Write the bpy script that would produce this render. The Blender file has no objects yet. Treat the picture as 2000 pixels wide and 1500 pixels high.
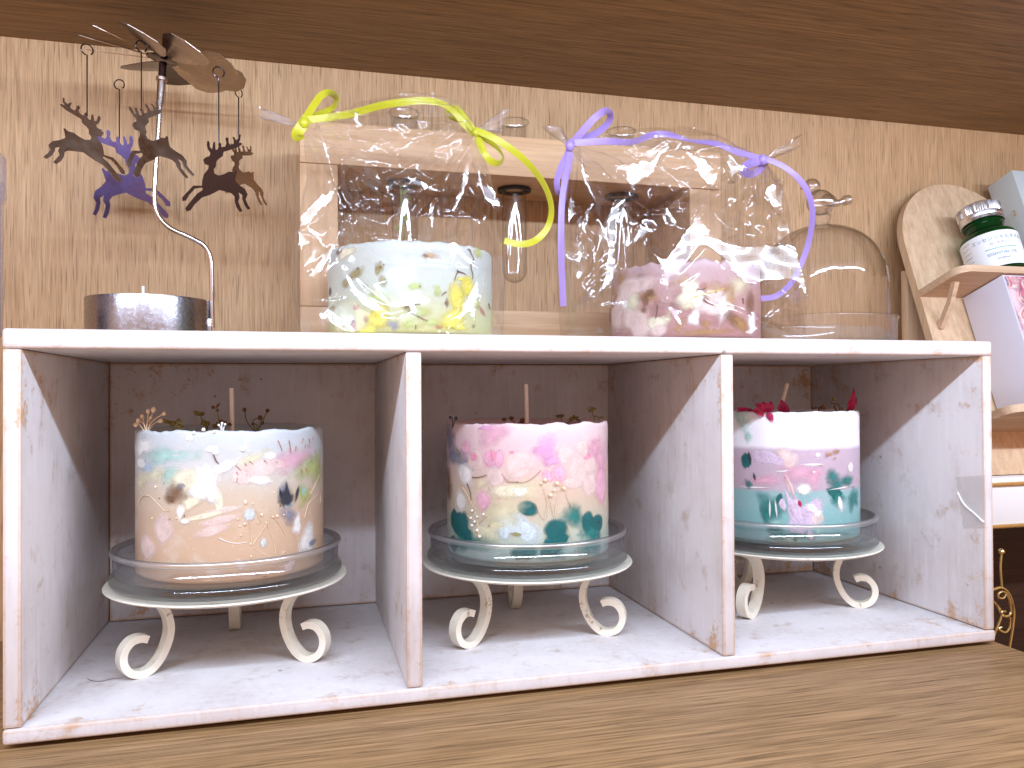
import bpy, bmesh, math, random
from mathutils import Vector, Matrix, noise
R = random.Random(7)
rad = math.radians
sc = bpy.context.scene
col = sc.collection
sin, cos, pi = math.sin, math.cos, math.pi

# ------------------------------------------------------------------ camera
F_PX = 1562.265
YAW, PIT, ROL = 0.26091, 0.00969, -0.00557
CAM = Vector((0.13732, -0.43375, 0.16799))
FW = Vector((sin(YAW)*cos(PIT), cos(YAW)*cos(PIT), sin(PIT)))
R0 = Vector((cos(YAW), -sin(YAW), 0.0))
U0 = R0.cross(FW)
RT = R0*cos(ROL) + U0*sin(ROL)
UP = U0*cos(ROL) - R0*sin(ROL)
cd = bpy.data.cameras.new('camera'); cam = bpy.data.objects.new('camera', cd); col.objects.link(cam)
cd.sensor_width = 36.0; cd.lens = F_PX/2000*36.0
cd.clip_start = 0.01; cd.clip_end = 50
m = Matrix((RT, UP, -FW)).transposed().to_4x4(); m.translation = CAM
cam.matrix_world = m
sc.camera = cam

# ------------------------------------------------------------------ world, lamps, exposure
w = bpy.data.worlds.new('World'); sc.world = w; w.use_nodes = True
bg = w.node_tree.nodes['Background']
bg.inputs[0].default_value = (1.0, 0.60, 0.45, 1); bg.inputs[1].default_value = 0.95
def area(name, loc, target, sx, sy, power, colr):
    l = bpy.data.lights.new(name, 'AREA'); l.shape = 'RECTANGLE'; l.size = sx; l.size_y = sy
    l.energy = power; l.color = colr
    o = bpy.data.objects.new(name, l); col.objects.link(o); o.location = loc
    d = Vector(target) - Vector(loc)
    o.rotation_euler = d.to_track_quat('-Z', 'Y').to_euler()
    return o
# the LED strip under the front lip of the upper shelf board
area('strip_light', (0.25, -0.322, 0.4125), (0.25, -0.10, 0.18), 1.30, 0.014, 8.4, (0.63, 0.775, 1.0))
# two ceiling lamps of the shop, far behind the camera
area('shop_lamp', (-0.9, -3.0, 1.5), (0.2, 0, 0.2), 0.5, 0.5, 2.2, (1.0, 0.62, 0.38))
area('shop_lamp', (1.1, -2.6, 1.2), (0.2, 0, 0.2), 0.45, 0.45, 0.8, (0.62, 0.50, 1.0))
sc.view_settings.view_transform = 'Standard'; sc.view_settings.look = 'None'
sc.view_settings.exposure = 0.0; sc.view_settings.gamma = 1.0
sc.render.engine = 'CYCLES'
cy = sc.cycles
cy.use_denoising = True
cy.max_bounces = 10; cy.diffuse_bounces = 5; cy.glossy_bounces = 5; cy.transmission_bounces = 8
cy.transparent_max_bounces = 40
cy.sample_clamp_indirect = 6.0
cy.blur_glossy = 0.5

# ------------------------------------------------------------------ helpers
def ray(px, py):
    return FW + RT*((px-1000)/F_PX) + UP*((750-py)/F_PX)
def at(px, py, y):
    d = ray(px, py); return CAM + d*((y-CAM.y)/d.y)
def zoom(x0, y0, s):
    return lambda q: (x0+q[0]/s, y0+q[1]/s)

def tag(o, label=None, cat=None, group=None, kind=None):
    if label: o['label'] = label
    if cat: o['category'] = cat
    if group: o['group'] = group
    if kind: o['kind'] = kind
    return o
def empty(name, loc=(0, 0, 0)):
    o = bpy.data.objects.new(name, None); o.empty_display_size = .01
    o.location = loc; col.objects.link(o); return o
def link(o, parent=None):
    col.objects.link(o)
    if parent is not None:
        o.parent = parent
        o.matrix_parent_inverse = parent_matrix(parent).inverted()
    return o
def parent_matrix(o):
    mm = o.matrix_basis.copy()
    while o.parent is not None:
        mm = o.parent.matrix_basis @ o.matrix_parent_inverse @ mm if False else o.parent.matrix_basis @ mm
        o = o.parent
    return mm
def mesh(name, v, f, mat, parent=None, smooth=True, sharp=40, attr=None):
    me = bpy.data.meshes.new(name)
    me.from_pydata([tuple(q) for q in v], [], f)
    me.update()
    if smooth:
        me.polygons.foreach_set('use_smooth', [True]*len(me.polygons))
        if sharp is not None: me.set_sharp_from_angle(angle=rad(sharp))
    if attr:
        for an, vals in attr.items():
            a = me.attributes.new(an, 'FLOAT', 'POINT'); a.data.foreach_set('value', vals)
    if mat is not None: me.materials.append(mat)
    o = bpy.data.objects.new(name, me)
    if parent is not None:
        col.objects.link(o); o.parent = parent
        o.matrix_parent_inverse = PINV.get(parent.name, Matrix.Identity(4))
    else: col.objects.link(o)
    return o
PINV = {}
def root(name, loc, label, cat, group=None):
    """an Empty at the thing's base; its parts are modelled in world coordinates"""
    o = empty(name, loc); tag(o, label, cat, group)
    PINV[o.name] = Matrix.Translation(loc).inverted()
    return o
class MB:
    def __init__(s): s.v = []; s.f = []
    def add(s, v, f):
        b = len(s.v); s.v += [Vector(q) for q in v]; s.f += [tuple(i+b for i in q) for q in f]; return s
    def box(s, lo, hi, bev=0.0, seg=2):
        bm = bmesh.new(); bmesh.ops.create_cube(bm, size=1)
        c = [(lo[i]+hi[i])/2 for i in range(3)]; d = [hi[i]-lo[i] for i in range(3)]
        for q in bm.verts: q.co = Vector((c[0]+q.co.x*d[0], c[1]+q.co.y*d[1], c[2]+q.co.z*d[2]))
        if bev > 0: bmesh.ops.bevel(bm, geom=bm.edges[:], offset=bev, segments=seg, affect='EDGES', profile=.5)
        bm.verts.index_update()
        s.add([q.co.copy() for q in bm.verts], [tuple(x.index for x in q.verts) for q in bm.faces]); bm.free(); return s
    def lathe(s, prof, c=(0, 0, 0), n=64, rf=None, closed=False):
        """prof: list of (r, z)"""
        v = []; f = []
        for j, (r, z) in enumerate(prof):
            for i in range(n):
                a = 2*pi*i/n; rr = r if rf is None else rf(r, z, a, j)
                v.append((c[0]+rr*cos(a), c[1]+rr*sin(a), c[2]+z))
        k = len(prof)
        for j in range(k-1 if not closed else k):
            for i in range(n):
                a, b = j*n+i, j*n+(i+1) % n; j2 = (j+1) % k
                f.append((a, b, j2*n+(i+1) % n, j2*n+i))
        return s.add(v, f)
    def disc(s, c, r, n=48, up=True):
        v = [(c[0]+r*cos(2*pi*i/n), c[1]+r*sin(2*pi*i/n), c[2]) for i in range(n)]
        return s.add(v, [tuple(range(n)) if up else tuple(reversed(range(n)))])
    def tube(s, pts, r, n=8, cap=True, flat=None):
        pts = [Vector(q) for q in pts]; k = len(pts)
        if not hasattr(r, '__len__'): r = [r]*k
        T = []
        for i in range(k):
            t = pts[min(i+1, k-1)] - pts[max(i-1, 0)]
            T.append(t.normalized() if t.length > 1e-9 else Vector((0, 0, 1)))
        nrm = T[0].orthogonal().normalized()
        v = []; f = []
        for i in range(k):
            nrm = nrm - T[i]*nrm.dot(T[i])
            nrm = nrm.normalized() if nrm.length > 1e-9 else T[i].orthogonal().normalized()
            b = T[i].cross(nrm)
            for j in range(n):
                a = 2*pi*j/n
                v.append(pts[i] + nrm*(r[i]*cos(a)) + b*(r[i]*sin(a)))
        for i in range(k-1):
            for j in range(n):
                f.append((i*n+j, i*n+(j+1) % n, (i+1)*n+(j+1) % n, (i+1)*n+j))
        if cap: f.append(tuple(reversed(range(n)))); f.append(tuple(range((k-1)*n, k*n)))
        return s.add(v, f)
    def bar(s, pts, wdir, hw, hh, hdirs=None):
        """rectangular bar along pts; wdir is the fixed side direction, hw/hh the half sizes"""
        pts = [Vector(q) for q in pts]; k = len(pts); wd = Vector(wdir).normalized(); v = []; f = []
        for i in range(k):
            t = (pts[min(i+1, k-1)] - pts[max(i-1, 0)]).normalized(); nn = t.cross(wd).normalized()
            for a, b in ((1, 1), (1, -1), (-1, -1), (-1, 1)): v.append(pts[i] + wd*(a*hw) + nn*(b*hh))
        for i in range(k-1):
            for j in range(4): f.append((i*4+j, i*4+(j+1) % 4, i*4+4+(j+1) % 4, i*4+4+j))
        f += [(3, 2, 1, 0), tuple(range(4*k-4, 4*k))]
        return s.add(v, f)
    def ball(s, c, r, n=8, m_=5, sq=(1, 1, 1)):
        v = [(c[0], c[1], c[2]+r*sq[2])]; f = []
        for j in range(1, m_):
            p = pi*j/m_
            for i in range(n):
                a = 2*pi*i/n; v.append((c[0]+r*sq[0]*sin(p)*cos(a), c[1]+r*sq[1]*sin(p)*sin(a), c[2]+r*sq[2]*cos(p)))
        v.append((c[0], c[1], c[2]-r*sq[2])); e = len(v)-1
        for i in range(n):
            f.append((0, 1+i, 1+(i+1) % n)); f.append((e, 1+(m_-2)*n+(i+1) % n, 1+(m_-2)*n+i))
            for j in range(m_-2):
                a = 1+j*n; f.append((a+i, a+n+i, a+n+(i+1) % n, a+(i+1) % n))
        return s.add(v, f)
    def xf(s, M):
        s.v = [M @ q for q in s.v]; return s
    def out(s, name, mat, parent=None, **k): return mesh(name, s.v, s.f, mat, parent, **k)

def smooth_path(pts, n=6):
    """Catmull-Rom through the points"""
    P = [Vector(q) for q in pts]; o = []
    for i in range(len(P)-1):
        a = P[max(i-1, 0)]; b = P[i]; c = P[i+1]; d = P[min(i+2, len(P)-1)]
        for k in range(n):
            t = k/n
            o.append(.5*((2*b) + (c-a)*t + (2*a-5*b+4*c-d)*t*t + (3*b-a-3*c+d)*t**3))
    o.append(P[-1]); return o
def sstep(a, b, x):
    t = max(0, min(1, (x-a)/(b-a))); return t*t*(3-2*t)

# ------------------------------------------------------------------ materials
class NT:
    def __init__(s, name):
        s.m = bpy.data.materials.new(name); s.m.use_nodes = True; s.t = s.m.node_tree
        s.t.nodes.clear(); s.o = s.n('ShaderNodeOutputMaterial')
    def n(s, typ, **kw):
        x = s.t.nodes.new(typ)
        for k, v in kw.items(): setattr(x, k, v)
        return x
    def l(s, a, b): s.t.links.new(a, b)
    def val(s, sock, v):
        if hasattr(v, 'is_output'): s.l(v, sock)
        else: sock.default_value = v
    def math(s, op, a, b=None, clamp=False):
        x = s.n('ShaderNodeMath', operation=op); x.use_clamp = clamp
        s.val(x.inputs[0], a)
        if b is not None: s.val(x.inputs[1], b)
        return x.outputs[0]
    def mix(s, fac, a, b, mode='MIX'):
        x = s.n('ShaderNodeMix', data_type='RGBA', blend_type=mode)
        s.val(x.inputs[0], fac); s.val(x.inputs[6], c4(a)); s.val(x.inputs[7], c4(b)); return x.outputs[2]
    def coord(s, scale=(1, 1, 1), loc=(0, 0, 0), kind='Object'):
        tc = s.n('ShaderNodeTexCoord'); mp = s.n('ShaderNodeMapping')
        mp.inputs['Scale'].default_value = scale; mp.inputs['Location'].default_value = loc
        s.l(tc.outputs[kind], mp.inputs[0]); return mp.outputs[0]
    def noise(s, vec, scale=1., detail=3., rough=.5, dist=0.):
        x = s.n('ShaderNodeTexNoise'); s.l(vec, x.inputs['Vector'])
        x.inputs['Scale'].default_value = scale; x.inputs['Detail'].default_value = detail
        x.inputs['Roughness'].default_value = rough; x.inputs['Distortion'].default_value = dist
        return x.outputs[0]
    def ramp(s, fac, stops):
        x = s.n('ShaderNodeValToRGB'); e = x.color_ramp.elements
        while len(e) < len(stops): e.new(.5)
        for q, (p, c) in zip(e, stops): q.position = p; q.color = c4(c)
        s.l(fac, x.inputs[0]); return x.outputs[0]
    def rng(s, v, a, b, c=0., d=1.):
        x = s.n('ShaderNodeMapRange'); x.clamp = True; s.val(x.inputs[0], v)
        for i, q in enumerate((a, b, c, d)): x.inputs[1+i].default_value = q
        return x.outputs[0]
    def bump(s, h, strength=.3, dist=.001):
        x = s.n('ShaderNodeBump'); x.inputs['Strength'].default_value = strength
        x.inputs['Distance'].default_value = dist; s.l(h, x.inputs['Height']); return x.outputs[0]
    def bsdf(s, colr, rough=.5, **kw):
        x = s.n('ShaderNodeBsdfPrincipled'); s.val(x.inputs['Base Color'], c4(colr)); s.val(x.inputs['Roughness'], rough)
        for k, v in kw.items(): s.val(x.inputs[k.replace('_', ' ')], v)
        return x
    def done(s, sh): s.l(sh, s.o.inputs[0]); return s.m
def c4(c):
    if hasattr(c, 'is_output'): return c
    return tuple(c) if len(c) == 4 else (c[0], c[1], c[2], 1.)

def wood(name, lo, hi, axis='z', freq=420., ratio=22., rough=.55, pore=.5, bumpk=.25, pf=2.2, pr=38., p0=.60):
    t = NT(name); a = 'xyz'.index(axis)
    s1 = [freq]*3; s1[a] = freq/ratio
    s2 = [freq*.16]*3; s2[a] = freq*.16/14
    s3 = [freq*pf]*3; s3[a] = freq*pf/pr
    fine = t.noise(t.coord(s1), 1, 4, .6)
    broad = t.noise(t.coord(s2, (3.1, 1.7, 5.3)), 1, 3, .55, .6)
    por = t.noise(t.coord(s3, (9, 4, 2)), 1, 2, .6)
    f = t.math('ADD', t.math('MULTIPLY', fine, .75), t.math('MULTIPLY', broad, .25))
    c = t.ramp(f, [(.34, lo), (.50, [(x+y)/2*1.02 for x, y in zip(lo, hi)]), (.64, hi)])
    p = t.rng(por, p0, p0+.12)
    c = t.mix(t.math('MULTIPLY', p, pore), c, [q*.45 for q in lo])
    h = t.math('SUBTRACT', t.math('MULTIPLY', fine, .5), p)
    b = t.bsdf(c, rough, Normal=t.bump(h, bumpk, .0006))
    b.inputs['Specular IOR Level'].default_value = .35
    return t.done(b.outputs[0])
M = {}
M['wall'] = wood('oak_wall', (.375, .215, .098), (.565, .362, .190), 'z', 820, 30, .55, .66, .2, 1.1, 26., .565)
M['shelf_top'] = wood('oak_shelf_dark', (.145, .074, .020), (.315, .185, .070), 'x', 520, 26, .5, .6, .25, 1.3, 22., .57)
M['shelf'] = wood('oak_shelf', (.18, .098, .036), (.40, .240, .110), 'x', 520, 34, .45, .65, .25, 1.3, 26., .57)
M['rack'] = wood('pine_rack_across', (.48, .29, .15), (.60, .39, .22), 'x', 260, 18, .5, .2)
M['rack_up'] = wood('pine_rack_upright', (.48, .29, .15), (.60, .39, .22), 'z', 260, 18, .5, .2)
M['ply'] = wood('plywood', (.50, .33, .19), (.68, .49, .31), 'z', 230, 30, .55, .25, .08)
M['ply_x'] = wood('plywood_plank', (.50, .33, .20), (.64, .45, .29), 'x', 230, 30, .55, .25, .08)
M['recess'] = wood('shade_dark_wood', (.030, .014, .008), (.055, .026, .013), 'x', 300, 20, .5)  # base colour darkened to hold the shade of the recess

def paint(name):
    t = NT(name)
    v = t.coord()
    geo = t.n('ShaderNodeNewGeometry')
    bev = t.n('ShaderNodeBevel', samples=6); bev.inputs['Radius'].default_value = .0026
    dp = t.n('ShaderNodeVectorMath', operation='DOT_PRODUCT')
    t.l(bev.outputs[0], dp.inputs[0]); t.l(geo.outputs['True Normal'], dp.inputs[1])
    edge = t.math('SUBTRACT', 1., dp.outputs['Value'])
    n1 = t.noise(v, 55, 6, .65); n2 = t.noise(v, 420, 4, .7); n3 = t.noise(v, 16, 4, .6)
    e = t.math('ADD', t.math('MULTIPLY', edge, 11.), t.math('MULTIPLY', t.math('SUBTRACT', n1, .5), 1.5))
    e = t.math('ADD', e, t.math('MULTIPLY', t.math('SUBTRACT', n2, .5), 1.0))
    wear = t.rng(e, .36, .54)
    base = t.mix(t.rng(n3, .42, .66), (.675, .645, .645), (.58, .535, .52))
    base = t.mix(t.rng(n1, .56, .74), base, (.50, .42, .36))
    sp = t.n('ShaderNodeTexVoronoi', feature='F1'); t.l(v, sp.inputs['Vector']); sp.inputs['Scale'].default_value = 62
    rn = t.n('ShaderNodeSeparateColor'); t.l(sp.outputs['Color'], rn.inputs[0])
    speck = t.math('MULTIPLY', t.rng(t.math('ADD', sp.outputs['Distance'], t.math('MULTIPLY', rn.outputs[1], .08)), .11, .07), t.math('GREATER_THAN', rn.outputs[0], .84))
    base = t.mix(t.math('MULTIPLY', speck, .65), base, (.16, .10, .08))
    scr = t.n('ShaderNodeTexVoronoi', feature='DISTANCE_TO_EDGE'); t.l(t.coord((18, 60, 22)), scr.inputs['Vector']); scr.inputs['Scale'].default_value = 1.4
    sm = t.math('MULTIPLY', t.rng(scr.outputs[0], .018, .004), t.rng(n1, .52, .62))
    base = t.mix(t.math('MULTIPLY', sm, .35), base, (.38, .28, .24))
    stk = t.noise(t.coord((240, 240, 26), (1, 2, 3)), 1, 4, .65)
    base = t.mix(t.math('MULTIPLY', t.math('MULTIPLY', t.rng(stk, .55, .70), t.rng(n3, .36, .60)), .36), base, (.40, .30, .26))
    base = t.mix(t.math('MULTIPLY', t.rng(stk, .46, .34), .3), base, (.78, .76, .77))
    c = t.mix(wear, base, t.mix(n2, (.62, .37, .18), (.50, .32, .20)))
    h = t.math('ADD', t.math('MULTIPLY', n1, .6), t.math('MULTIPLY', n2, .25))
    h = t.math('SUBTRACT', h, t.math('MULTIPLY', wear, .4))
    b = t.bsdf(c, .55, Normal=t.bump(h, .35, .0012))
    return t.done(b.outputs[0])
M['paint'] = paint('distressed_white_paint')

def plain(name, colr, rough=.5, metal=0., spec=.5, nz=0., nscale=80, **kw):
    t = NT(name); c = colr
    nn = t.noise(t.coord(), nscale, 4, .6)
    if nz > 0: c = t.mix(t.rng(nn, .3, .7), [max(0, q*(1-nz)) for q in colr], [min(1, q*(1+nz)) for q in colr])
    b = t.bsdf(c, rough, Metallic=metal, Normal=t.bump(nn, .06, .001), **kw); b.inputs['Specular IOR Level'].default_value = spec
    return t.done(b.outputs[0])
def enamel(name):
    t = NT(name); v = t.coord()
    n1 = t.noise(v, 130, 5, .7); n2 = t.noise(v, 600, 3, .6)
    e = t.rng(t.math('ADD', n1, t.math('MULTIPLY', n2, .25)), .74, .80)
    c = t.mix(e, (.78, .74, .62), (.22, .17, .11))
    c = t.mix(t.math('MULTIPLY', t.rng(n1, .40, .62), .35), c, (.68, .58, .42))
    b = t.bsdf(c, .38, Normal=t.bump(n1, .2, .001)); return t.done(b.outputs[0])
M['enamel'] = enamel('cream_enamel')

def film(name, refl=.085, rough=.045, tint=(.985, .985, .99), gain=.9, power=4., edge_tint=None, bumpy=0., bscale=60, soft=0.):
    """thin clear sheet: lets light straight through, mirrors a little, more at grazing angles"""
    t = NT(name)
    lw = t.n('ShaderNodeLayerWeight'); lw.inputs[0].default_value = .5
    f = t.math('ADD', refl, t.math('MULTIPLY', t.math('POWER', lw.outputs['Facing'], power), gain), clamp=True)
    tr = t.n('ShaderNodeBsdfTransparent')
    if edge_tint:
        t.l(t.mix(t.math('POWER', lw.outputs['Facing'], 3.), tint, edge_tint), tr.inputs[0])
    else: tr.inputs[0].default_value = c4(tint)
    g = t.n('ShaderNodeBsdfGlossy'); g.inputs['Roughness'].default_value = rough
    if bumpy > 0: t.l(t.bump(t.noise(t.coord(), bscale, 3, .5), bumpy, .002), g.inputs['Normal'])
    if soft > 0:
        g2 = t.n('ShaderNodeBsdfGlossy'); g2.inputs['Roughness'].default_value = .2
        gm = t.n('ShaderNodeMixShader'); gm.inputs[0].default_value = soft
        t.l(g.outputs[0], gm.inputs[1]); t.l(g2.outputs[0], gm.inputs[2]); g = gm
    mx = t.n('ShaderNodeMixShader'); t.l(f, mx.inputs[0]); t.l(tr.outputs[0], mx.inputs[1]); t.l(g.outputs[0], mx.inputs[2])
    return t.done(mx.outputs[0])
M['film'] = film('cellophane', .105, .045, (.985, .983, .988), .30, 6., soft=.3)
M['thin_glass'] = film('thin_glass', .07, .02, (.97, .97, .97), .85, 3.5, (.42, .38, .35), .25, 45)
M['bird_glass'] = film('bird_glass', .14, .06, (.90, .88, .86), .8, 2.2, (.42, .38, .36))
M['tube_glass'] = film('tube_glass', .07, .03, (.96, .97, .97), .9, 2.5, (.60, .60, .62))
M['cloche_dish'] = film('cloche_dish_glass', .06, .07, (.985, .985, .985), .6, 4., (.80, .78, .77))
def dish_glass(name, glassy, tint, edge):
    t = NT(name)
    lw = t.n('ShaderNodeLayerWeight'); lw.inputs[0].default_value = .5
    tr = t.n('ShaderNodeBsdfTransparent')
    t.l(t.mix(t.math('POWER', lw.outputs['Facing'], 2.), tint, edge), tr.inputs[0])
    g = t.n('ShaderNodeBsdfGlossy'); g.inputs['Roughness'].default_value = .10
    f = t.math('ADD', .11, t.math('MULTIPLY', t.math('POWER', lw.outputs['Facing'], 4.), .6), clamp=True)
    mx = t.n('ShaderNodeMixShader'); t.l(f, mx.inputs[0]); t.l(tr.outputs[0], mx.inputs[1]); t.l(g.outputs[0], mx.inputs[2])
    gl = t.n('ShaderNodeBsdfGlass'); gl.inputs['IOR'].default_value = 1.45; gl.inputs['Color'].default_value = (.93, .95, .96, 1)
    m2 = t.n('ShaderNodeMixShader'); m2.inputs[0].default_value = glassy
    t.l(mx.outputs[0], m2.inputs[1]); t.l(gl.outputs[0], m2.inputs[2])
    return t.done(m2.outputs[0])
M['dish_glass'] = dish_glass('dish_wall_glass', .0, (.965, .97, .985), (.80, .82, .86))
M['rim_glass'] = film('dish_rim_glass', .36, .28, (.95, .96, .97), .6, 3.)
M['base_glass'] = dish_glass('dish_base_glass', .2, (.93, .94, .95), (.80, .82, .84))

def metal(name, colr, rough, nz=.0, scale=200, bumpk=.05):
    t = NT(name); n1 = t.noise(t.coord(), scale, 5, .7)
    b = t.bsdf(t.mix(t.rng(n1, .35, .7), colr, [q*(1-nz) for q in colr]), t.rng(n1, .3, .7, rough*.7, rough*1.5), Metallic=1.0, Normal=t.bump(n1, bumpk, .001))
    return t.done(b.outputs[0])
M['tin'] = metal('brushed_tin', (.37, .36, .39), .22, .12, 420, .10)
M['steel'] = metal('polished_steel', (.66, .62, .60), .16, .1)
M['bronze'] = metal('mirror_bronze', (.56, .46, .38), .30, .2, 60)
M['violet_reflect'] = metal('steel_with_violet_reflection', (.15, .12, .29), .24, .4, 90)  # violet of reflected shop lights put into the base colour
M['gunmetal'] = metal('dark_steel', (.075, .060, .065), .18, .3, 60)
M['gold'] = metal('gold_wire', (.72, .55, .24), .3, .2)
M['alu'] = metal('aluminium_cap', (.80, .79, .80), .32, .1, 300)
M['black'] = plain('black_rubber', (.012, .010, .010), .6)
M['wick'] = plain('waxed_wick', (.80, .68, .55), .6, nz=.1, nscale=900)
M['white_card'] = plain('white_card', (.70, .69, .78), .35)
M['pale_card'] = plain('pale_green_card', (.52, .57, .56), .35)
M['white_lacquer'] = plain('white_lacquer', (.82, .81, .80), .3)
M['label_paper'] = plain('label_paper', (.84, .86, .87), .5)
M['ink_blue'] = plain('blue_ink', (.10, .25, .34), .6)
M['ink_dark'] = plain('dark_ink', (.05, .06, .07), .6)
M['ink_teal'] = plain('teal_ink', (.13, .42, .40), .6)
M['ink_pink'] = plain('pink_ink', (.62, .12, .26), .5)
M['navy'] = plain('navy_plastic', (.012, .010, .075), .35)
def frost(name, colr, k):
    t = NT(name)
    tr = t.n('ShaderNodeBsdfTransparent'); tr.inputs[0].default_value = (.94, .93, .94, 1)
    b = t.bsdf(colr, .3); mx = t.n('ShaderNodeMixShader'); mx.inputs[0].default_value = k
    t.l(tr.outputs[0], mx.inputs[1]); t.l(b.outputs[0], mx.inputs[2]); return t.done(mx.outputs[0])
M['frost'] = frost('frosted_plastic', (.52, .48, .52), .27)
M['tape'] = frost('cloudy_tape', (.74, .72, .67), .34)
M['white_string'] = plain('white_string', (.82, .82, .80), .6)
M['twig'] = plain('dark_twig', (.12, .05, .045), .7, nz=.3, nscale=900)
M['pale_twig'] = plain('pale_stem', (.68, .52, .35), .7, nz=.15, nscale=900)
M['bud'] = plain('pale_bud', (.80, .62, .42), .7, nz=.2, nscale=900)
M['olive'] = plain('dry_olive', (.20, .15, .03), .7, nz=.4, nscale=500)
M['brown_dry'] = plain('dry_brown', (.17, .075, .03), .8, nz=.5, nscale=700)
M['char'] = plain('dry_char', (.035, .035, .045), .8, nz=.6, nscale=700)
M['green'] = plain('sprig_green', (.22, .30, .05), .6, nz=.3, nscale=400)

def satin(name, colr):
    t = NT(name); v = t.coord()
    n1 = t.noise(v, 1500, 2, .5)
    b = t.bsdf(t.mix(n1, [q*.82 for q in colr], colr), .34, Normal=t.bump(n1, .15, .0004))
    b.inputs['Sheen Weight'].default_value = .3
    tl = t.n('ShaderNodeBsdfTranslucent'); tl.inputs[0].default_value = c4(colr)
    mx = t.n('ShaderNodeMixShader'); mx.inputs[0].default_value = .18
    t.l(b.outputs[0], mx.inputs[1]); t.l(tl.outputs[0], mx.inputs[2]); return t.done(mx.outputs[0])
M['yellow_satin'] = satin('yellow_satin', (.60, .58, .02))
M['lilac_satin'] = satin('lilac_satin', (.40, .27, .66))

def bottle_glass():
    t = NT('green_bottle_glass')
    b = t.bsdf((.004, .055, .012), .06); b.inputs['Coat Weight'].default_value = .6
    tr = t.n('ShaderNodeBsdfTransparent'); tr.inputs[0].default_value = (.10, .55, .12, 1)
    mx = t.n('ShaderNodeMixShader'); mx.inputs[0].default_value = .45
    t.l(b.outputs[0], mx.inputs[1]); t.l(tr.outputs[0], mx.inputs[2]); return t.done(mx.outputs[0])
M['bottle'] = bottle_glass()

def print_mat():
    t = NT('floral_print'); v = t.coord()
    vo = t.n('ShaderNodeTexVoronoi', feature='SMOOTH_F1'); t.l(v, vo.inputs['Vector']); vo.inputs['Scale'].default_value = 95
    s = t.n('ShaderNodeSeparateColor'); t.l(vo.outputs['Color'], s.inputs[0])
    c = t.ramp(s.outputs[0], [(.0, (.72, .60, .62)), (.35, (.62, .36, .42)), (.5, (.80, .66, .58)), (.62, (.45, .08, .16)), (.75, (.74, .50, .36)), (.86, (.10, .09, .28)), (1., (.78, .70, .70))])
    n1 = t.noise(v, 220, 5, .7)
    c = t.mix(t.rng(n1, .52, .66), c, (.80, .68, .66))
    c = t.mix(t.rng(vo.outputs['Distance'], .45, .75), c, (.24, .07, .12))
    b = t.bsdf(c, .25); return t.done(b.outputs[0])
M['print'] = print_mat()

def wax(name, bands, blotch=.30, z0=.06, z1=.15, nsc=28, mott=(.9, .86, .80), rough=.42, sss=.25):
    """dyed wax poured in layers: bands of (height 0..1, colour) with wavering borders"""
    t = NT(name); v = t.coord()
    tc = t.n('ShaderNodeTexCoord'); sx = t.n('ShaderNodeSeparateXYZ'); t.l(tc.outputs['Object'], sx.inputs[0])
    h = t.rng(sx.outputs[2], z0, z1)
    n1 = t.noise(v, nsc, 5, .62, .4); n2 = t.noise(v, 240, 4, .6); n3 = t.noise(v, 60, 4, .6)
    h = t.math('ADD', h, t.math('MULTIPLY', t.math('SUBTRACT', n1, .5), blotch))
    c = t.ramp(h, bands)
    c = t.mix(t.math('MULTIPLY', t.rng(n3, .56, .72), .35), c, mott)
    sp = t.n('ShaderNodeTexVoronoi'); t.l(v, sp.inputs['Vector']); sp.inputs['Scale'].default_value = 330
    c = t.mix(t.math('MULTIPLY', t.rng(sp.outputs['Distance'], .16, .05), .3), c, (.92, .92, .92))
    b = t.bsdf(c, t.rng(n2, .3, .7, rough*.8, rough*1.25), Normal=t.bump(t.math('ADD', n3, t.math('MULTIPLY', n2, .3)), .22, .0012))
    b.inputs['Subsurface Weight'].default_value = sss
    b.inputs['Subsurface Radius'].default_value = (1., .62, .45); b.inputs['Subsurface Scale'].default_value = .006
    return t.done(b.outputs[0])
M['wax_peach'] = wax('peach_wax', [(.0, (.56, .37, .235)), (.35, (.55, .395, .27)), (.55, (.56, .455, .34)), (.68, (.55, .50, .43)), (.80, (.52, .53, .52)), (1., (.50, .54, .555))], .34, .064, .147, mott=(.70, .64, .56))
M['wax_rose'] = wax('rose_wax', [(.0, (.30, .43, .39)), (.18, (.44, .47, .37)), (.40, (.56, .45, .33)), (.58, (.62, .47, .38)), (.74, (.66, .46, .47)), (1., (.70, .54, .54))], .14, .064, .149, 20, (.70, .62, .54))
M['wax_layer'] = wax('layered_wax', [(.0, (.20, .42, .41)), (.37, (.26, .45, .45)), (.40, (.47, .37, .43)), (.70, (.52, .41, .48)), (.735, (.84, .82, .86)), (1., (.86, .85, .89))], .03, .064, .153, 40, (.60, .48, .57), .38, .35)
M['wax_green'] = wax('milky_green_wax', [(.0, (.46, .44, .16)), (.22, (.48, .49, .27)), (.5, (.46, .51, .43)), (1., (.50, .545, .525))], .25, .20, .255, 26, (.58, .60, .50))
M['wax_mauve'] = wax('mauve_wax', [(.0, (.33, .165, .15)), (.35, (.38, .21, .20)), (.65, (.41, .255, .24)), (1., (.45, .33, .35))], .30, .20, .25, 30, (.58, .42, .38))
M['wax_white'] = plain('white_wax', (.82, .80, .76), .45)

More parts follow.
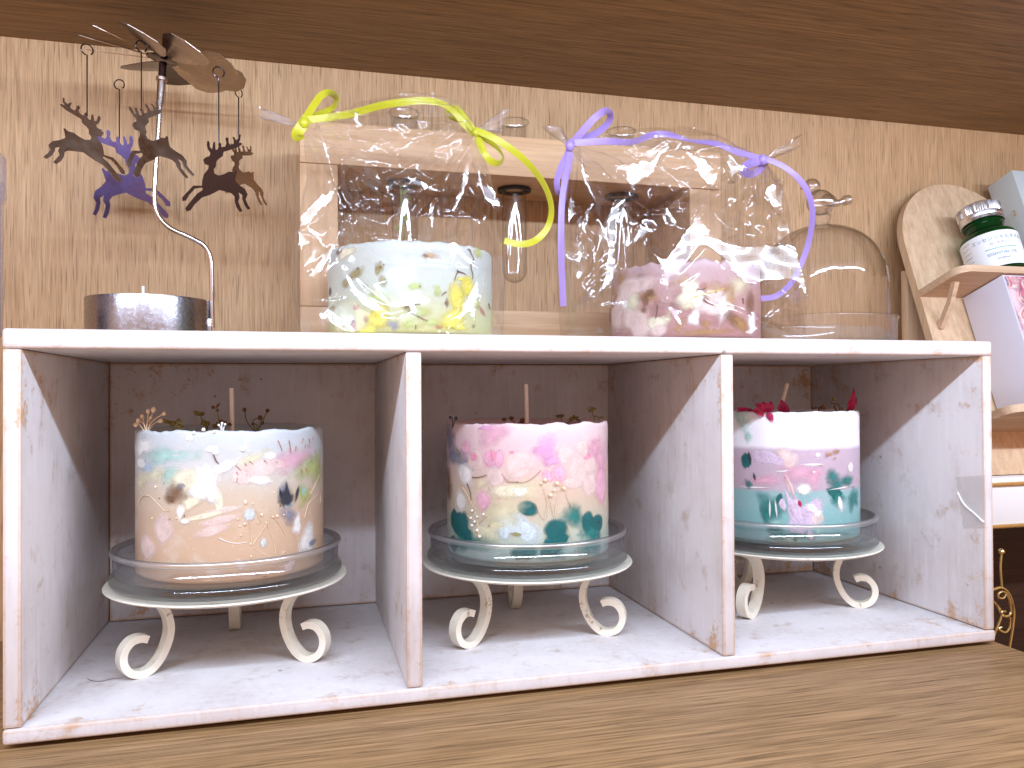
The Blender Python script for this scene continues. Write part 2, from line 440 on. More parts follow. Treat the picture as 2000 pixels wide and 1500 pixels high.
def petal_mat(name, colr, vein=None, soft=.25, alpha=.9, rim=None, vscale=420):
    t = NT(name); v = t.coord()
    a = t.n('ShaderNodeAttribute', attribute_name='rim')
    n1 = t.noise(v, 160, 4, .6)
    c = t.mix(t.rng(n1, .35, .65), [q*.82 for q in colr], [min(1, q*1.12) for q in colr])
    if vein:
        vo = t.n('ShaderNodeTexVoronoi', feature='DISTANCE_TO_EDGE'); t.l(v, vo.inputs['Vector']); vo.inputs['Scale'].default_value = vscale
        c = t.mix(t.math('MULTIPLY', t.rng(vo.outputs[0], .10, .02), .55), c, vein)
    if rim: c = t.mix(t.math('MULTIPLY', t.rng(a.outputs['Fac'], .72, .97), .6), c, rim)
    b = t.bsdf(c, .42, Normal=t.bump(n1, .15, .001)); tr = t.n('ShaderNodeBsdfTransparent')
    f = t.math('MULTIPLY', t.rng(t.math('ADD', a.outputs['Fac'], t.math('MULTIPLY', t.math('SUBTRACT', n1, .5), soft)), 1.0, 1.0-soft), alpha)
    mx = t.n('ShaderNodeMixShader'); t.l(f, mx.inputs[0]); t.l(tr.outputs[0], mx.inputs[1]); t.l(b.outputs[0], mx.inputs[2])
    return t.done(mx.outputs[0])
PM = {
 'pink': petal_mat('pink_petal', (.84, .42, .56), (.92, .70, .76), .5, .78, (.92, .72, .76)),
 'hot': petal_mat('deep_pink_petal', (.78, .26, .40), (.88, .55, .60), .3, .85),
 'blush': petal_mat('blush_petal', (.86, .66, .60), (.92, .82, .78), .38, .66, (.94, .84, .82)),
 'lilacp': petal_mat('orchid_petal', (.76, .40, .66), None, .75, .75),
 'pinkhaze': petal_mat('pink_stain', (.84, .46, .58), None, .95, .75),
 'white': petal_mat('white_petal', (.86, .84, .80), (.94, .93, .90), .5, .85, (.95, .94, .92)),
 'cream': petal_mat('cream_petal', (.84, .78, .55), (.92, .90, .76), .5, .8),
 'creamhaze': petal_mat('cream_stain', (.82, .78, .52), None, .95, .7),
 'lace': petal_mat('skeleton_leaf', (.52, .62, .64), (.92, .95, .96), .4, .85, (.92, .94, .95), 700),
 'teal': petal_mat('teal_petal', (.003, .115, .115), None, .32, .96, (.02, .22, .21)),
 'tealhaze': petal_mat('teal_stain', (.012, .21, .19), None, .85, .85),
 'mint': petal_mat('mint_stain', (.42, .70, .62), None, .95, .75),
 'blue': petal_mat('blue_stain', (.42, .58, .72), None, .95, .7),
 'lime': petal_mat('lime_stain', (.50, .58, .18), None, .9, .75),
 'yellow': petal_mat('yellow_petal', (.70, .62, .05), (.80, .74, .26), .6, .85),
 'brown': petal_mat('dry_brown_petal', (.20, .095, .045), None, .85, .75),
 'gold': petal_mat('amber_petal', (.46, .26, .08), None, .95, .65),
 'char': petal_mat('charred_petal', (.03, .035, .045), None, .5, .95),
 'olive': petal_mat('olive_petal', (.30, .26, .08), (.42, .36, .14), .8, .75),
 'red': petal_mat('rust_stamen', (.48, .20, .17), None, .7, .7),
 'magenta': petal_mat('magenta_petal', (.42, .01, .09), None, .2, .97),
 'dusty': petal_mat('dusty_petal', (.40, .21, .20), None, .9, .8),
 'mauve': petal_mat('mauve_petal', (.62, .48, .62), (.82, .74, .84), .25, .85, (.86, .80, .88)),
 'slate': petal_mat('slate_blotch', (.25, .27, .36), None, .95, .8),  # soft grey-blue blotches on the side of the wax
}

# ================================================================== THE SETTING
WALL_Y = .195; UPZ = .418; LOWZ = -.0025
def setting(name, mb, mat, label, cat):
    o = mb.out(name, mat, sharp=30); tag(o, label, cat, kind='structure'); return o
setting('back_wall', MB().box((-.7, WALL_Y, -.30), (1.5, WALL_Y+.02, .60)), M['wall'], 'light oak veneer wall with fine upright grain behind everything', 'wall')
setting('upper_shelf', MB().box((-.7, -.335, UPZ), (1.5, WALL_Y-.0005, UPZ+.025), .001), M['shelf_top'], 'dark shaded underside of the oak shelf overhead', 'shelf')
setting('lower_shelf', MB().box((-.7, -.335, LOWZ-.025), (.5915, WALL_Y-.0005, LOWZ), .0008), M['shelf'], 'brown oak shelf board under the white box', 'shelf')
setting('recess_shade_panel', MB().box((.60, .160, -.30), (1.45, .185, .054)), M['recess'], 'added panel below the white ledge, coloured dark brown for the shade there', 'panel')  # stands in for the shaded wall; the shade is put into its colour
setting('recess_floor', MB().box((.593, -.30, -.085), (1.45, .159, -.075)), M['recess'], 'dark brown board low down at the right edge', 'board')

# ================================================================== WHITE DISPLAY BOX
W_, D_, H_ = .58524, .190, .200
bx = root('display_box', (W_/2, D_/2, 0), 'distressed white wooden box with three open compartments holding candles', 'display box')
zt, zb = .1902, .0074
MB().box((-.0003, 0, zt), (W_+.0006, D_, H_), .0016, 3).out('top_board', M['paint'], bx)
MB().box((0, -.0004, 0), (W_+.0004, D_, zb), .0014, 3).out('bottom_board', M['paint'], bx)
for x0, x1 in ((0, .0080), (W_-.0071, W_)):
    MB().box((x0, .0003, zb+.0005), (x1, D_-.0003, zt-.0003), .0008, 2).out('side_panel', M['paint'], bx)
for x0, x1 in ((.1936, .2022), (.3841, .3924)):
    MB().box((x0, .0005, zb+.0005), (x1, .1836, zt-.0004), .0009, 2).out('divider', M['paint'], bx)
MB().box((.0086, .1842, zb+.0006), (W_-.0077, .1888, zt-.0006), .0004).out('back_panel', M['paint'], bx)
for x in (.02, .30, .565):
    for y in (.03, .165):
        MB().box((x-.008, y-.008, LOWZ), (x+.008, y+.008, -.0001)).out('foot_pad', M['black'], bx)
# translucent tape with a white string under it, on the right-hand side panel
xs = W_-.0071
def on_right(px, py):
    d = ray(px, py); return CAM + d*((xs-.0003-CAM.x)/d.x)
pts = [on_right(*q) for q in ((1867, 931), (1924, 928), (1926, 1030), (1881, 1032))]
tv = []; tf = []; NN = 10
for j in range(NN+1):
    for i in range(NN+1):
        u, v = i/NN, j/NN
        q = (pts[0]*(1-u)+pts[1]*u)*(1-v) + (pts[3]*(1-u)+pts[2]*u)*v
        q.x -= .0002 + .0007*max(0, 1-abs(u-v*.95-.02)*9)
        if i == 0: q.y += R.uniform(-.0007, .0007)
        tv.append(q)
for j in range(NN):
    for i in range(NN): a = j*(NN+1)+i; tf.append((a, a+1, a+NN+2, a+NN+1))
mesh('tape', tv, tf, M['tape'], bx)['label'] = 'cloudy strip of tape stuck inside the right end'
sp_ = [on_right(*q)+Vector((-.0007, 0, 0)) for q in ((1872, 962), (1885, 985), (1905, 1003), (1923, 1020))]
MB().tube(smooth_path(sp_), .0007, 6).out('string', M['white_string'], bx)

# ================================================================== CANDLE STANDS, DISHES, CANDLES
def scroll(cx, cyy, ang, r0, ztop, zfl):
    """one flat-bar scroll leg: leaves the plate near its rim, bows inwards, rests and curls outwards and up"""
    h = ztop - zfl
    prof = [(.0560, 1.0), (.0500, .965), (.0435, .86), (.0395, .70), (.0385, .52), (.0405, .34), (.0448, .17), (.0505, .062), (.0565, .048), (.0622, .11), (.0652, .24), (.0645, .38), (.0606, .48), (.0555, .50), (.0515, .47)]
    k = r0/.051
    p3 = smooth_path([Vector((q[0]*k, 0, zfl + q[1]*h)) for q in prof], 4)
    mt = Matrix.Translation((cx, cyy, 0)) @ Matrix.Rotation(ang, 4, 'Z')
    mb = MB().bar(p3, (0, 1, 0), .0034, .0021); return mb.xf(mt)
def candle_stand(cx, cyy, label, angs, tilt=0.):
    t = root('candle_stand', (cx, cyy, zb), label, 'candle stand', 'cream scroll-legged candle stands')
    pr = [(.0002, .0518), (.056, .0518), (.0655, .0524), (.0697, .0538), (.0706, .0546), (.0702, .0553), (.0690, .0552), (.0645, .0541), (.056, .0536), (.0002, .0536)]
    MB().lathe(pr, (cx, cyy, 0), 96).out('plate', M['enamel'], t)
    for a in angs: scroll(cx, cyy, rad(a), .0505, .0517, zb).out('leg', M['enamel'], t, sharp=50)
    return t
def glass_dish(cx, cyy, label):
    t = root('glass_dish', (cx, cyy, .0556), label, 'dish', 'round clear glass dishes')
    sh = [(.0646+.0028*sin(q), .0596+.0034*cos(q)) for q in [pi/2*(8-i)/8 for i in range(9)]]
    MB().lathe([(.0002, .0556), (.0605, .0556), (.0660, .0562), (.0673, .0578)]+sh+[(.0625, .0632), (.0585, .0629), (.0002, .0629)], (cx, cyy, 0), 128).out('base', M['base_glass'], t, sharp=None)
    MB().lathe([(.0650, .0630), (.0655, .0738), (.0643, .0736), (.0632, .0690), (.0624, .0634)], (cx, cyy, 0), 128).out('wall', M['dish_glass'], t, sharp=None)
    rimp = [(.0649+.0021*cos(q), .0752+.0020*sin(q)) for q in [-pi/2+.5+(2*pi-1.6)*i/14 for i in range(15)]]
    MB().lathe(rimp, (cx, cyy, 0), 128).out('rim', M['rim_glass'], t, sharp=None)
    return t

GROW = {'pillar_candle.003': 1.08, 'pillar_candle.004': 1.35}
class Candle:
    def __init__(s, name, label, cx, cyy, r, z0, z1, mat, wob=.0006, dip=.004, seed=1, group=None):
        s.c = (cx, cyy); s.r = r; s.z0 = z0; s.z1 = z1; s.k = 0
        s.t = root(name, (cx, cyy, z0), label, 'candle', group)
        rr = random.Random(seed); off = rr.uniform(0, 50)
        def rim(a, q): return wob*noise.noise(Vector((cos(a)*q+off, sin(a)*q, 0)))*2
        n = 160; v = []; f = []
        rows = [(r-.0012, z0), (r-.0003, z0+.0009)] + [(r, z0+.002+(z1-z0-.004)*i/10) for i in range(11)] + [(r-.0004, z1-.0006), (r-.0014, z1), (r-.0032, z1-.0008), (r-.0045, z1-dip), (r*.6, z1-dip-.0006), (.0003, z1-dip-.0004)]
        for j, (q, z) in enumerate(rows):
            for i in range(n):
                a = 2*pi*i/n; x, y = cos(a), sin(a)
                dr = .00035*noise.noise(Vector((x*3+off, y*3, z*60))) if j < 14 else 0
                dz = 0
                if j >= 11: dz = (rim(a, 5)+rim(a, 14)*.6)*(1 if j < 17 else .4)
                v.append((cx+(q+dr)*x, cyy+(q+dr)*y, z+dz))
        for j in range(len(rows)-1):
            for i in range(n): f.append((j*n+i, j*n+(i+1) % n, (j+1)*n+(i+1) % n, (j+1)*n+i))
        f.append(tuple(reversed(range(n))))
        mesh('wax_body', v, f, mat, s.t, sharp=60)
    def wick(s, h, lean=0., r=.0014, bend=0.):
        cx, cyy = s.c; z = s.z1-.006
        MB().tube([(cx, cyy, z), (cx+lean*.4, cyy, z+h*.45), (cx+lean, cyy, z+h)], r, 8).out('wick', M['wick'], s.t)
    def hit(s, px, py):
        d = ray(px, py); ox, oy = CAM.x-s.c[0], CAM.y-s.c[1]
        A = d.x*d.x+d.y*d.y; B = ox*d.x+oy*d.y; C = ox*ox+oy*oy-s.r*s.r
        q = B*B-A*C
        t = (-B-math.sqrt(q))/A if q > 0 else -B/A
        p = CAM+d*t; return math.atan2(p.y-s.c[1], p.x-s.c[0]), p.z, t/F_PX, d
    def surf(s, a, z, e): return Vector((s.c[0]+(s.r+e)*cos(a), s.c[1]+(s.r+e)*sin(a), z))
    def petal(s, px, py, wpx, hpx, rot, mat, shape='round', name='petal', lift=0.):
        a0, z0, sc_, d = s.hit(px, py)
        nx = Vector((cos(a0), sin(a0)))
        fs = max(.35, abs(nx.x*d.x+nx.y*d.y)/math.hypot(d.x, d.y))       # foreshortening on the round side
        q_ = .64 if mat in ('teal', 'tealhaze', 'yellow', 'white', 'cream', 'lace', 'gold', 'blush') else .57
        q_ *= GROW.get(s.t.name, 1.0)
        w_, h_ = wpx*sc_*q_/fs, hpx*sc_*q_
        s.k += 1; e0 = .00010+.00003*(s.k % 14)+lift*.5
        n = 18; rings = (0, .45, .78, .92, 1.0); v = []; f = []; at_ = []
        rr = random.Random(s.k*31+int(px)); ph = rr.uniform(0, 6); c_, s_ = cos(rad(rot)), sin(rad(rot))
        for g in rings:
            for i in range(1 if g == 0 else n):
                t = 2*pi*i/n; x, y = cos(t), sin(t)
                if shape == 'leaf': x *= (1-abs(y)**3*.72)
                elif shape == 'drop': x *= (.55+.45*(y+1)/2*1.0) ; 
                elif shape == 'blob':
                    q = 1+.22*sin(2*t+ph)+.16*sin(3*t+2*ph)+.10*sin(5*t-ph); x *= q; y *= q
                elif shape == 'rag':
                    q = .78+.30*rr.random() if g > .5 else 1; x *= q; y *= q
                elif shape == 'claw': x = x*.35*(1-abs(y)**2) + .5*(y*y-.4)
                else:
                    q = 1+.05*sin(2*t+ph)+.05*sin(3*t-ph); x *= q; y *= q
                X, Y = x*g*w_, y*g*h_; X, Y = X*c_-Y*s_, X*s_+Y*c_
                zz = min(max(z0+Y, s.z0+.0005), s.z1+.0004)
                v.append(s.surf(a0+X/s.r, zz, e0+(1-g*g)*.00022)); at_.append(g)
        for i in range(n): f.append((0, 1+i, 1+(i+1) % n))
        for j in range(len(rings)-2):
            for i in range(n):
                a = 1+j*n; f.append((a+i, a+n+i, a+n+(i+1) % n, a+(i+1) % n))
        return mesh(name, v, f, PM[mat], s.t, attr={'rim': at_})
    def line(s, pts, r, mat, name='twig', e=.0005):
        e *= .6
        q = []
        for p in pts:
            a, z, _, _ = s.hit(*p); q.append(s.surf(a, z, e))
        k = smooth_path(q, 4); n = len(k); r = r*.52; e = min(e, .0005)
        return MB().tube(k, [r*(1-.5*i/n) for i in range(n)], 5).out(name, mat, s.t)
    def buds(s, pts, rpx, mat, name='bud', e=.0002):
        for p in pts:
            a, z, sc_, _ = s.hit(*p); k = rpx*sc_*R.uniform(.7, 1.25)
            MB().ball(s.surf(a, z, e), k, 7, 5).out(name, mat, s.t)
    def top(s, fx, fy):        # a point on the top surface, fx,fy in -1..1
        return Vector((s.c[0]+fx*s.r, s.c[1]+fy*s.r, s.z1-.004))

# ---- compartment one
S1 = (.0962, .0900); S2 = (.2868, .0890); S3 = (.4905, .1000)
candle_stand(*S1, 'cream scroll-legged stand under the peach candle in the leftmost compartment', (212, -30, 91))
candle_stand(*S2, 'cream scroll-legged stand under the pink and teal candle in the middle', (210, -30, 84))
candle_stand(*S3, 'cream scroll-legged stand under the white-topped candle in the right compartment', (212, -30, 95))
glass_dish(*S1, 'clear round glass dish under the peach candle on the left')
glass_dish(*S2, 'clear round glass dish under the pink and teal candle in the middle')
glass_dish(*S3, 'clear round glass dish under the white, mauve and teal candle on the right')
CZ = .0630
A = Candle('pillar_candle', 'wide peach and bluish white candle with dried flowers and seed heads', S1[0]+.0015, S1[1], .0546, CZ, .1472, M['wax_peach'], seed=3, dip=.0045)
A.wick(.030, -.0005)
z = zoom(230, 730, 3.488)
for x, y, w_, h_, r_, mt, sh in [
  (330, 560, 300, 150, 0, 'mint', 'blob'), (200, 640, 110, 130, 0, 'blue', 'blob'), (360, 690, 120, 150, 20, 'mint', 'blob'),
  (1330, 640, 170, 250, 10, 'lime', 'blob'), (1270, 820, 120, 130, 30, 'lime', 'blob'), (1265, 800, 50, 110, 0, 'mint', 'leaf'),
  (1160, 960, 120, 130, 0, 'slate', 'blob'), (1130, 800, 90, 150, 0, 'slate', 'blob'),
  (480, 730, 260, 170, 10, 'cream', 'rag'), (600, 700, 170, 170, 40, 'white', 'rag'), (560, 800, 150, 130, 0, 'white', 'rag'), (640, 800, 90, 180, 10, 'white', 'rag'),
  (720, 640, 190, 70, 25, 'white', 'rag'), (900, 590, 260, 120, 15, 'creamhaze', 'blob'), (1040, 560, 90, 60, 0, 'white', 'rag'), (690, 880, 60, 160, 0, 'cream', 'rag'),
  (850, 700, 150, 120, 0, 'blush', 'rag'), (960, 720, 170, 70, -10, 'white', 'rag'), (1200, 580, 260, 180, 0, 'pinkhaze', 'blob'), (1000, 640, 260, 120, 0, 'blush', 'blob'),
  (170, 500, 80, 120, 10, 'white', 'blob'), (160, 610, 60, 70, 0, 'white', 'rag'), (160, 740, 90, 120, 0, 'creamhaze', 'blob'), (250, 690, 150, 100, 0, 'creamhaze', 'blob'),
  (430, 940, 50, 100, 10, 'white', 'blob'), (460, 1005, 60, 40, 0, 'white', 'rag'), (500, 880, 90, 90, 0, 'cream', 'blob'),
  (310, 1060, 110, 200, -5, 'blush', 'leaf'), (200, 1180, 90, 170, 0, 'blush', 'leaf'), (720, 930, 210, 46, 8, 'blush', 'leaf'), (690, 1000, 240, 56, 12, 'blush', 'leaf'), (640, 1070, 210, 70, 16, 'blush', 'leaf'),
  (1220, 1030, 60, 110, 0, 'white', 'blob'), (1290, 1130, 110, 160, 0, 'white', 'blob'), (1300, 1080, 50, 70, 0, 'white', 'rag'), (1320, 1150, 60, 60, 0, 'slate', 'blob'),
  (400, 810, 140, 150, 0, 'brown', 'rag'), (360, 850, 90, 80, 0, 'brown', 'rag'), (430, 770, 80, 70, 0, 'slate', 'rag'),
  (1145, 850, 110, 130, 0, 'char', 'rag'), (1150, 800, 26, 160, 8, 'char', 'leaf'), (1218, 820, 20, 130, -18, 'char', 'leaf'), (1108, 820, 18, 90, 12, 'char', 'leaf'), (1160, 890, 60, 50, 0, 'lace', 'rag'),
  (895, 960, 70, 80, 0, 'lace', 'rag'), (990, 1150, 40, 60, 0, 'lace', 'rag'), (590, 970, 300, 40, 12, 'cream', 'leaf'), (840, 1300, 60, 60, 0, 'blush', 'blob'), (1165, 1310, 70, 60, 0, 'blush', 'blob'),
  (950, 1365, 40, 16, 0, 'brown', 'blob'), (1000, 1380, 30, 14, 0, 'brown', 'blob'), (490, 430, 60, 50, 0, 'white', 'blob'), (650, 520, 70, 60, 0, 'white', 'blob')]:
    A.petal(*z((x, y)), w_/3.488, h_/3.488, r_, mt, sh, lift=.0006 if mt in ('brown', 'char', 'lace') else 0)
for p in ([(1090, 455), (1105, 490), (1118, 525)], [(1165, 455), (1172, 500), (1176, 545)], [(1212, 495), (1208, 530)], [(1262, 440), (1252, 475)], [(1300, 445), (1306, 470), (1296, 495)], [(1278, 480), (1272, 500)], [(1330, 430), (1326, 450)],
          [(805, 625), (840, 660)], [(895, 595), (925, 618)], [(995, 590), (1022, 618)], [(808, 668), (822, 690)], [(1245, 650), (1258, 680)], [(1278, 640), (1290, 675)], [(815, 710), (808, 740)], [(865, 610), (876, 628)]):
    A.line([z(q) for q in p], .0007, PM['red'], 'stamen')
A.line([z(q) for q in [(652, 548), (668, 590), (695, 622)]], .0008, M['brown_dry'])
A.line([z(q) for q in [(145, 900), (165, 840), (215, 830), (270, 880), (320, 930), (355, 930)]], .0007, M['pale_twig'], 'stem')
for p in ([(920, 1160), (990, 1060), (1030, 980), (1025, 890)], [(1075, 1250), (1065, 1160), (1030, 1060), (1020, 990)], [(1140, 1205), (1070, 1255), (930, 1190)], [(1145, 1100), (1090, 1010), (1050, 970)], [(970, 1010), (960, 960), (935, 920)], [(1240, 1220), (1215, 1130), (1185, 1080)], [(1270, 980), (1300, 880), (1370, 820), (1375, 880)], [(1310, 820), (1350, 740), (1370, 690)], [(910, 1150), (905, 1050), (890, 990)], [(1148, 930), (1142, 1010)]):
    A.line([z(q) for q in p], .00055, M['pale_twig'], 'stem')
A.line([z(q) for q in [(690, 1118), (750, 1145), (820, 1155), (885, 1145)]], .0005, M['white_string'], 'stem')
A.buds([z(q) for q in [(1065, 810), (1055, 975), (1085, 970), (955, 1015), (920, 885), (905, 1160), (865, 1025), (910, 1245), (830, 1040), (980, 960), (1010, 1015), (870, 880), (1130, 960), (820, 990), (235, 985), (400, 985), (260, 770), (840, 1100)]], 2.4, M['bud'])
A.buds([z(q) for q in [(585, 380), (520, 402), (655, 395), (850, 520), (868, 870)]], 3.6, M['wax_white'])
A.buds([z(q) for q in [(420, 908), (318, 745), (1105, 898), (1082, 605), (285, 848), (1318, 600), (455, 968), (355, 990), (350, 840), (375, 870)]], 1.5, M['brown_dry'], 'seed')
def sprig(C, px, py, y, stems, mat, budmat, rb, name='dried_sprig'):
    """small dried sprig standing on the candle top; stems given as photo offsets"""
    b = at(px, py, y); mb = MB(); k = (b-CAM).dot(FW)/F_PX
    bs = []
    for st in stems:
        q = [b+Vector((0, 0, -.003))] + [b + RT*(dx*k) + UP*(-dy*k) + Vector((0, R.uniform(-.003, .003), 0)) for dx, dy in st]
        mb.tube(smooth_path(q, 3), .00035, 5); bs.append(q[-1])
    o = mb.out(name, mat, C.t)
    m2 = MB()
    for q in bs:
        if rb < .0018: m2.ball(q, rb*R.uniform(.8, 1.3), 7, 5, (1, 1, R.uniform(.8, 1.3))); continue
        for _ in range(4):
            a, e = R.uniform(0, 6.28), R.uniform(-.5, .9); d = Vector((cos(a)*cos(e), sin(a)*cos(e)*.6, sin(e)))*rb*R.uniform(1.1, 1.9)
            s_ = d.cross(Vector((R.uniform(-1, 1), -1, R.uniform(-.5, .5)))).normalized()*rb*R.uniform(.4, .7); o_ = q+Vector((R.uniform(-1, 1), R.uniform(-1, 1), 0))*rb*.5
            m2.add([o_, o_+d*.5+s_, o_+d, o_+d*.5-s_, o_+d*.5+Vector((0, -rb*.3, 0))], [(0, 1, 4), (1, 2, 4), (2, 3, 4), (3, 0, 4)])
    m2.out('bud', budmat, o)
sprig(A, 285, 838, .062, [[(-12, -10), (-20, -8)], [(-5, -18), (-9, -24)], [(3, -20), (5, -35)], [(8, -22), (16, -38)], [(12, -14), (34, -30)], [(4, -14), (9, -22)], [(-2, -10), (-16, -16)], [(14, -10), (28, -16)]], M['pale_twig'], M['bud'], .0011)
sprig(A, 340, 836, .075, [[(-6, -6), (-10, -8)], [(2, -8), (6, -14)], [(8, -4), (14, -6)]], M['olive'], M['olive'], .0026)
sprig(A, 405, 836, .10, [[(-4, -6), (-6, -6)], [(2, -8), (4, -6)], [(-8, -14), (-14, -24)]], M['olive'], M['olive'], .0030)
sprig(A, 432, 836, .085, [[(0, -6), (-2, -10)], [(-5, -18), (-8, -38)], [(6, -4), (10, -8)]], M['olive'], M['brown_dry'], .0028)
sprig(A, 500, 836, .11, [[(-18, -12), (-22, -36)], [(-6, -14), (8, -20)], [(14, -16), (22, -34)], [(2, -6), (-6, -8)], [(10, -6), (12, -10)]], M['olive'], M['brown_dry'], .0014)
sprig(A, 434, 838, .04, [[(-3, -4), (-6, -8)], [(0, -5), (-1, -11)], [(3, -4), (5, -9)]], M['white_string'], M['wax_white'], .0008)

# ---- compartment two
B = Candle('pillar_candle', 'pink topped candle with pressed petals and teal leaves round its foot', S2[0]+.0005, S2[1], .0544, CZ, .1482, M['wax_rose'], seed=9, dip=.0035, wob=.0007)
B.wick(.031, -.0005)
z = zoom(850, 740, 4.1667)
for x, y, w_, h_, r_, mt, sh in [
  (470, 450, 250, 230, 0, 'pinkhaze', 'blob'), (420, 400, 110, 60, 0, 'lilacp', 'blob'), (900, 570, 260, 200, -20, 'lilacp', 'blob'), (950, 670, 130, 110, 0, 'lilacp', 'blob'), (1340, 640, 130, 330, 0, 'pinkhaze', 'blob'), (1350, 860, 110, 380, 5, 'pink', 'leaf'), (1300, 560, 110, 200, 0, 'pinkhaze', 'blob'),
  (170, 640, 190, 200, 0, 'slate', 'blob'), (120, 480, 90, 300, 0, 'slate', 'blob'), (115, 860, 70, 260, 0, 'brown', 'blob'),
  (560, 1080, 400, 260, 0, 'creamhaze', 'blob'), (430, 1230, 300, 180, 0, 'creamhaze', 'blob'), (700, 900, 520, 150, 0, 'creamhaze', 'blob'),
  (1130, 1120, 150, 240, 0, 'tealhaze', 'blob'), (260, 1330, 260, 170, 0, 'tealhaze', 'blob'), (1280, 1330, 200, 200, 0, 'tealhaze', 'blob'), (960, 1390, 280, 150, 0, 'tealhaze', 'blob'),
  (250, 560, 80, 120, -25, 'pink', 'round'), (325, 660, 130, 180, 12, 'blush', 'round'), (318, 640, 76, 110, 8, 'hot', 'round'), (455, 650, 140, 165, -12, 'pink', 'round'), (470, 640, 76, 130, 12, 'hot', 'leaf'), (520, 650, 90, 160, -10, 'pink', 'round'),
  (245, 775, 120, 170, -25, 'white', 'round'), (495, 800, 150, 150, 30, 'blush', 'round'), (680, 695, 240, 225, 0, 'blush', 'round'), (625, 595, 44, 30, 0, 'hot', 'round'), (370, 850, 130, 100, 0, 'creamhaze', 'blob'),
  (915, 790, 120, 90, -35, 'pink', 'round'), (1060, 620, 140, 150, -30, 'blush', 'round'), (1200, 560, 110, 130, -20, 'blush', 'round'), (1010, 770, 140, 160, -10, 'pink', 'round'), (1170, 740, 170, 200, 20, 'blush', 'round'), (1120, 850, 150, 80, -10, 'blush', 'round'), (1255, 860, 110, 190, -20, 'blush', 'leaf'), (1240, 635, 70, 36, 8, 'hot', 'leaf'), (1260, 700, 90, 140, 0, 'blush', 'round'),
  (210, 995, 80, 180, 12, 'white', 'leaf'), (393, 990, 120, 190, -5, 'pink', 'leaf'), (590, 910, 300, 110, 5, 'cream', 'rag'), (690, 915, 130, 90, 10, 'white', 'rag'),
  (205, 1190, 150, 200, 28, 'teal', 'drop'), (160, 1150, 70, 170, 5, 'teal', 'leaf'), (150, 1340, 60, 120, 0, 'teal', 'leaf'), (255, 1260, 90, 120, -20, 'teal', 'blob'),
  (750, 1055, 145, 110, -10, 'teal', 'round'), (670, 1210, 300, 220, -25, 'lace', 'blob'), (655, 1262, 165, 50, -3, 'olive', 'leaf'), (740, 1210, 90, 130, 30, 'lace', 'leaf'), (560, 1250, 90, 120, 0, 'lace', 'rag'),
  (725, 1415, 195, 110, 5, 'teal', 'round'), (985, 1230, 160, 175, -10, 'teal', 'round'), (990, 1340, 150, 120, 10, 'teal', 'blob'), (920, 1370, 130, 110, 10, 'teal', 'blob'), (955, 1400, 60, 40, 0, 'tealhaze', 'blob'),
  (1240, 1160, 85, 150, 0, 'teal', 'round'), (1320, 1170, 80, 130, -10, 'teal', 'round'), (1325, 1165, 24, 40, 0, 'char', 'blob'), (1270, 1250, 130, 130, 0, 'tealhaze', 'blob'), (450, 1190, 40, 50, 0, 'gold', 'blob'), (500, 1190, 160, 40, 0, 'cream', 'leaf')]:
    B.petal(*z((x, y)), w_/4.1667, h_/4.1667, r_, mt, sh)
for p in ([(820, 1010), (850, 1090), (890, 1150)], [(890, 1140), (910, 1030), (890, 930), (860, 850)], [(965, 1120), (940, 1010), (930, 950)], [(975, 1110), (990, 960), (1025, 850)], [(1110, 1040), (1070, 960), (1060, 910)], [(1080, 1200), (1110, 1300), (1165, 1440)], [(360, 1290), (350, 1180), (330, 1080)], [(265, 1110), (300, 1140), (350, 1150)], [(420, 1110), (380, 1150), (355, 1180)], [(230, 880), (290, 990), (320, 1050)]):
    B.line([z(q) for q in p], .00055, M['pale_twig'], 'stem', .0011)
B.line([z(q) for q in [(545, 770), (590, 830), (660, 840), (730, 840), (800, 800), (860, 740)]], .0006, PM['red'], 'stem', .0012)
B.line([z(q) for q in [(305, 800), (360, 800), (425, 780)]], .0006, M['twig'], 'twig', .0012)
B.line([z(q) for q in [(265, 850), (290, 920), (298, 990)]], .0006, M['char'], 'twig', .0012)
B.line([z(q) for q in [(180, 570), (205, 600), (215, 680)]], .0007, M['olive'], 'twig', .0012)
B.buds([z(q) for q in [(860, 850), (890, 822), (985, 850), (1040, 890), (965, 905), (935, 945)]], 3.2, M['bud'], e=.0012)
B.buds([z(q) for q in [(310, 1070), (300, 1130), (350, 1120), (330, 1160), (310, 1190), (370, 1280), (400, 1100), (350, 1230)]], 3.0, M['wax_white'], e=.0012)
B.buds([z(q) for q in [(670, 835), (445, 1190)]], 2, PM['gold'], e=.0014)
sprig(B, 884, 826, .070, [[(-2, -8), (-5, -11)], [(3, -6), (5, -9)]], M['char'], M['char'], .0011)
sprig(B, 1010, 826, .10, [[(-8, -6), (-14, -7)], [(8, -5), (16, -6)]], M['brown_dry'], M['brown_dry'], .0028)
sprig(B, 1100, 824, .11, [[(-4, -8), (-6, -10)], [(18, -4), (24, -6)]], M['olive'], M['olive'], .0032)
sprig(B, 1165, 822, .10, [[(-6, -16), (-8, -22)], [(4, -4), (10, -8)]], M['olive'], M['olive'], .0022)

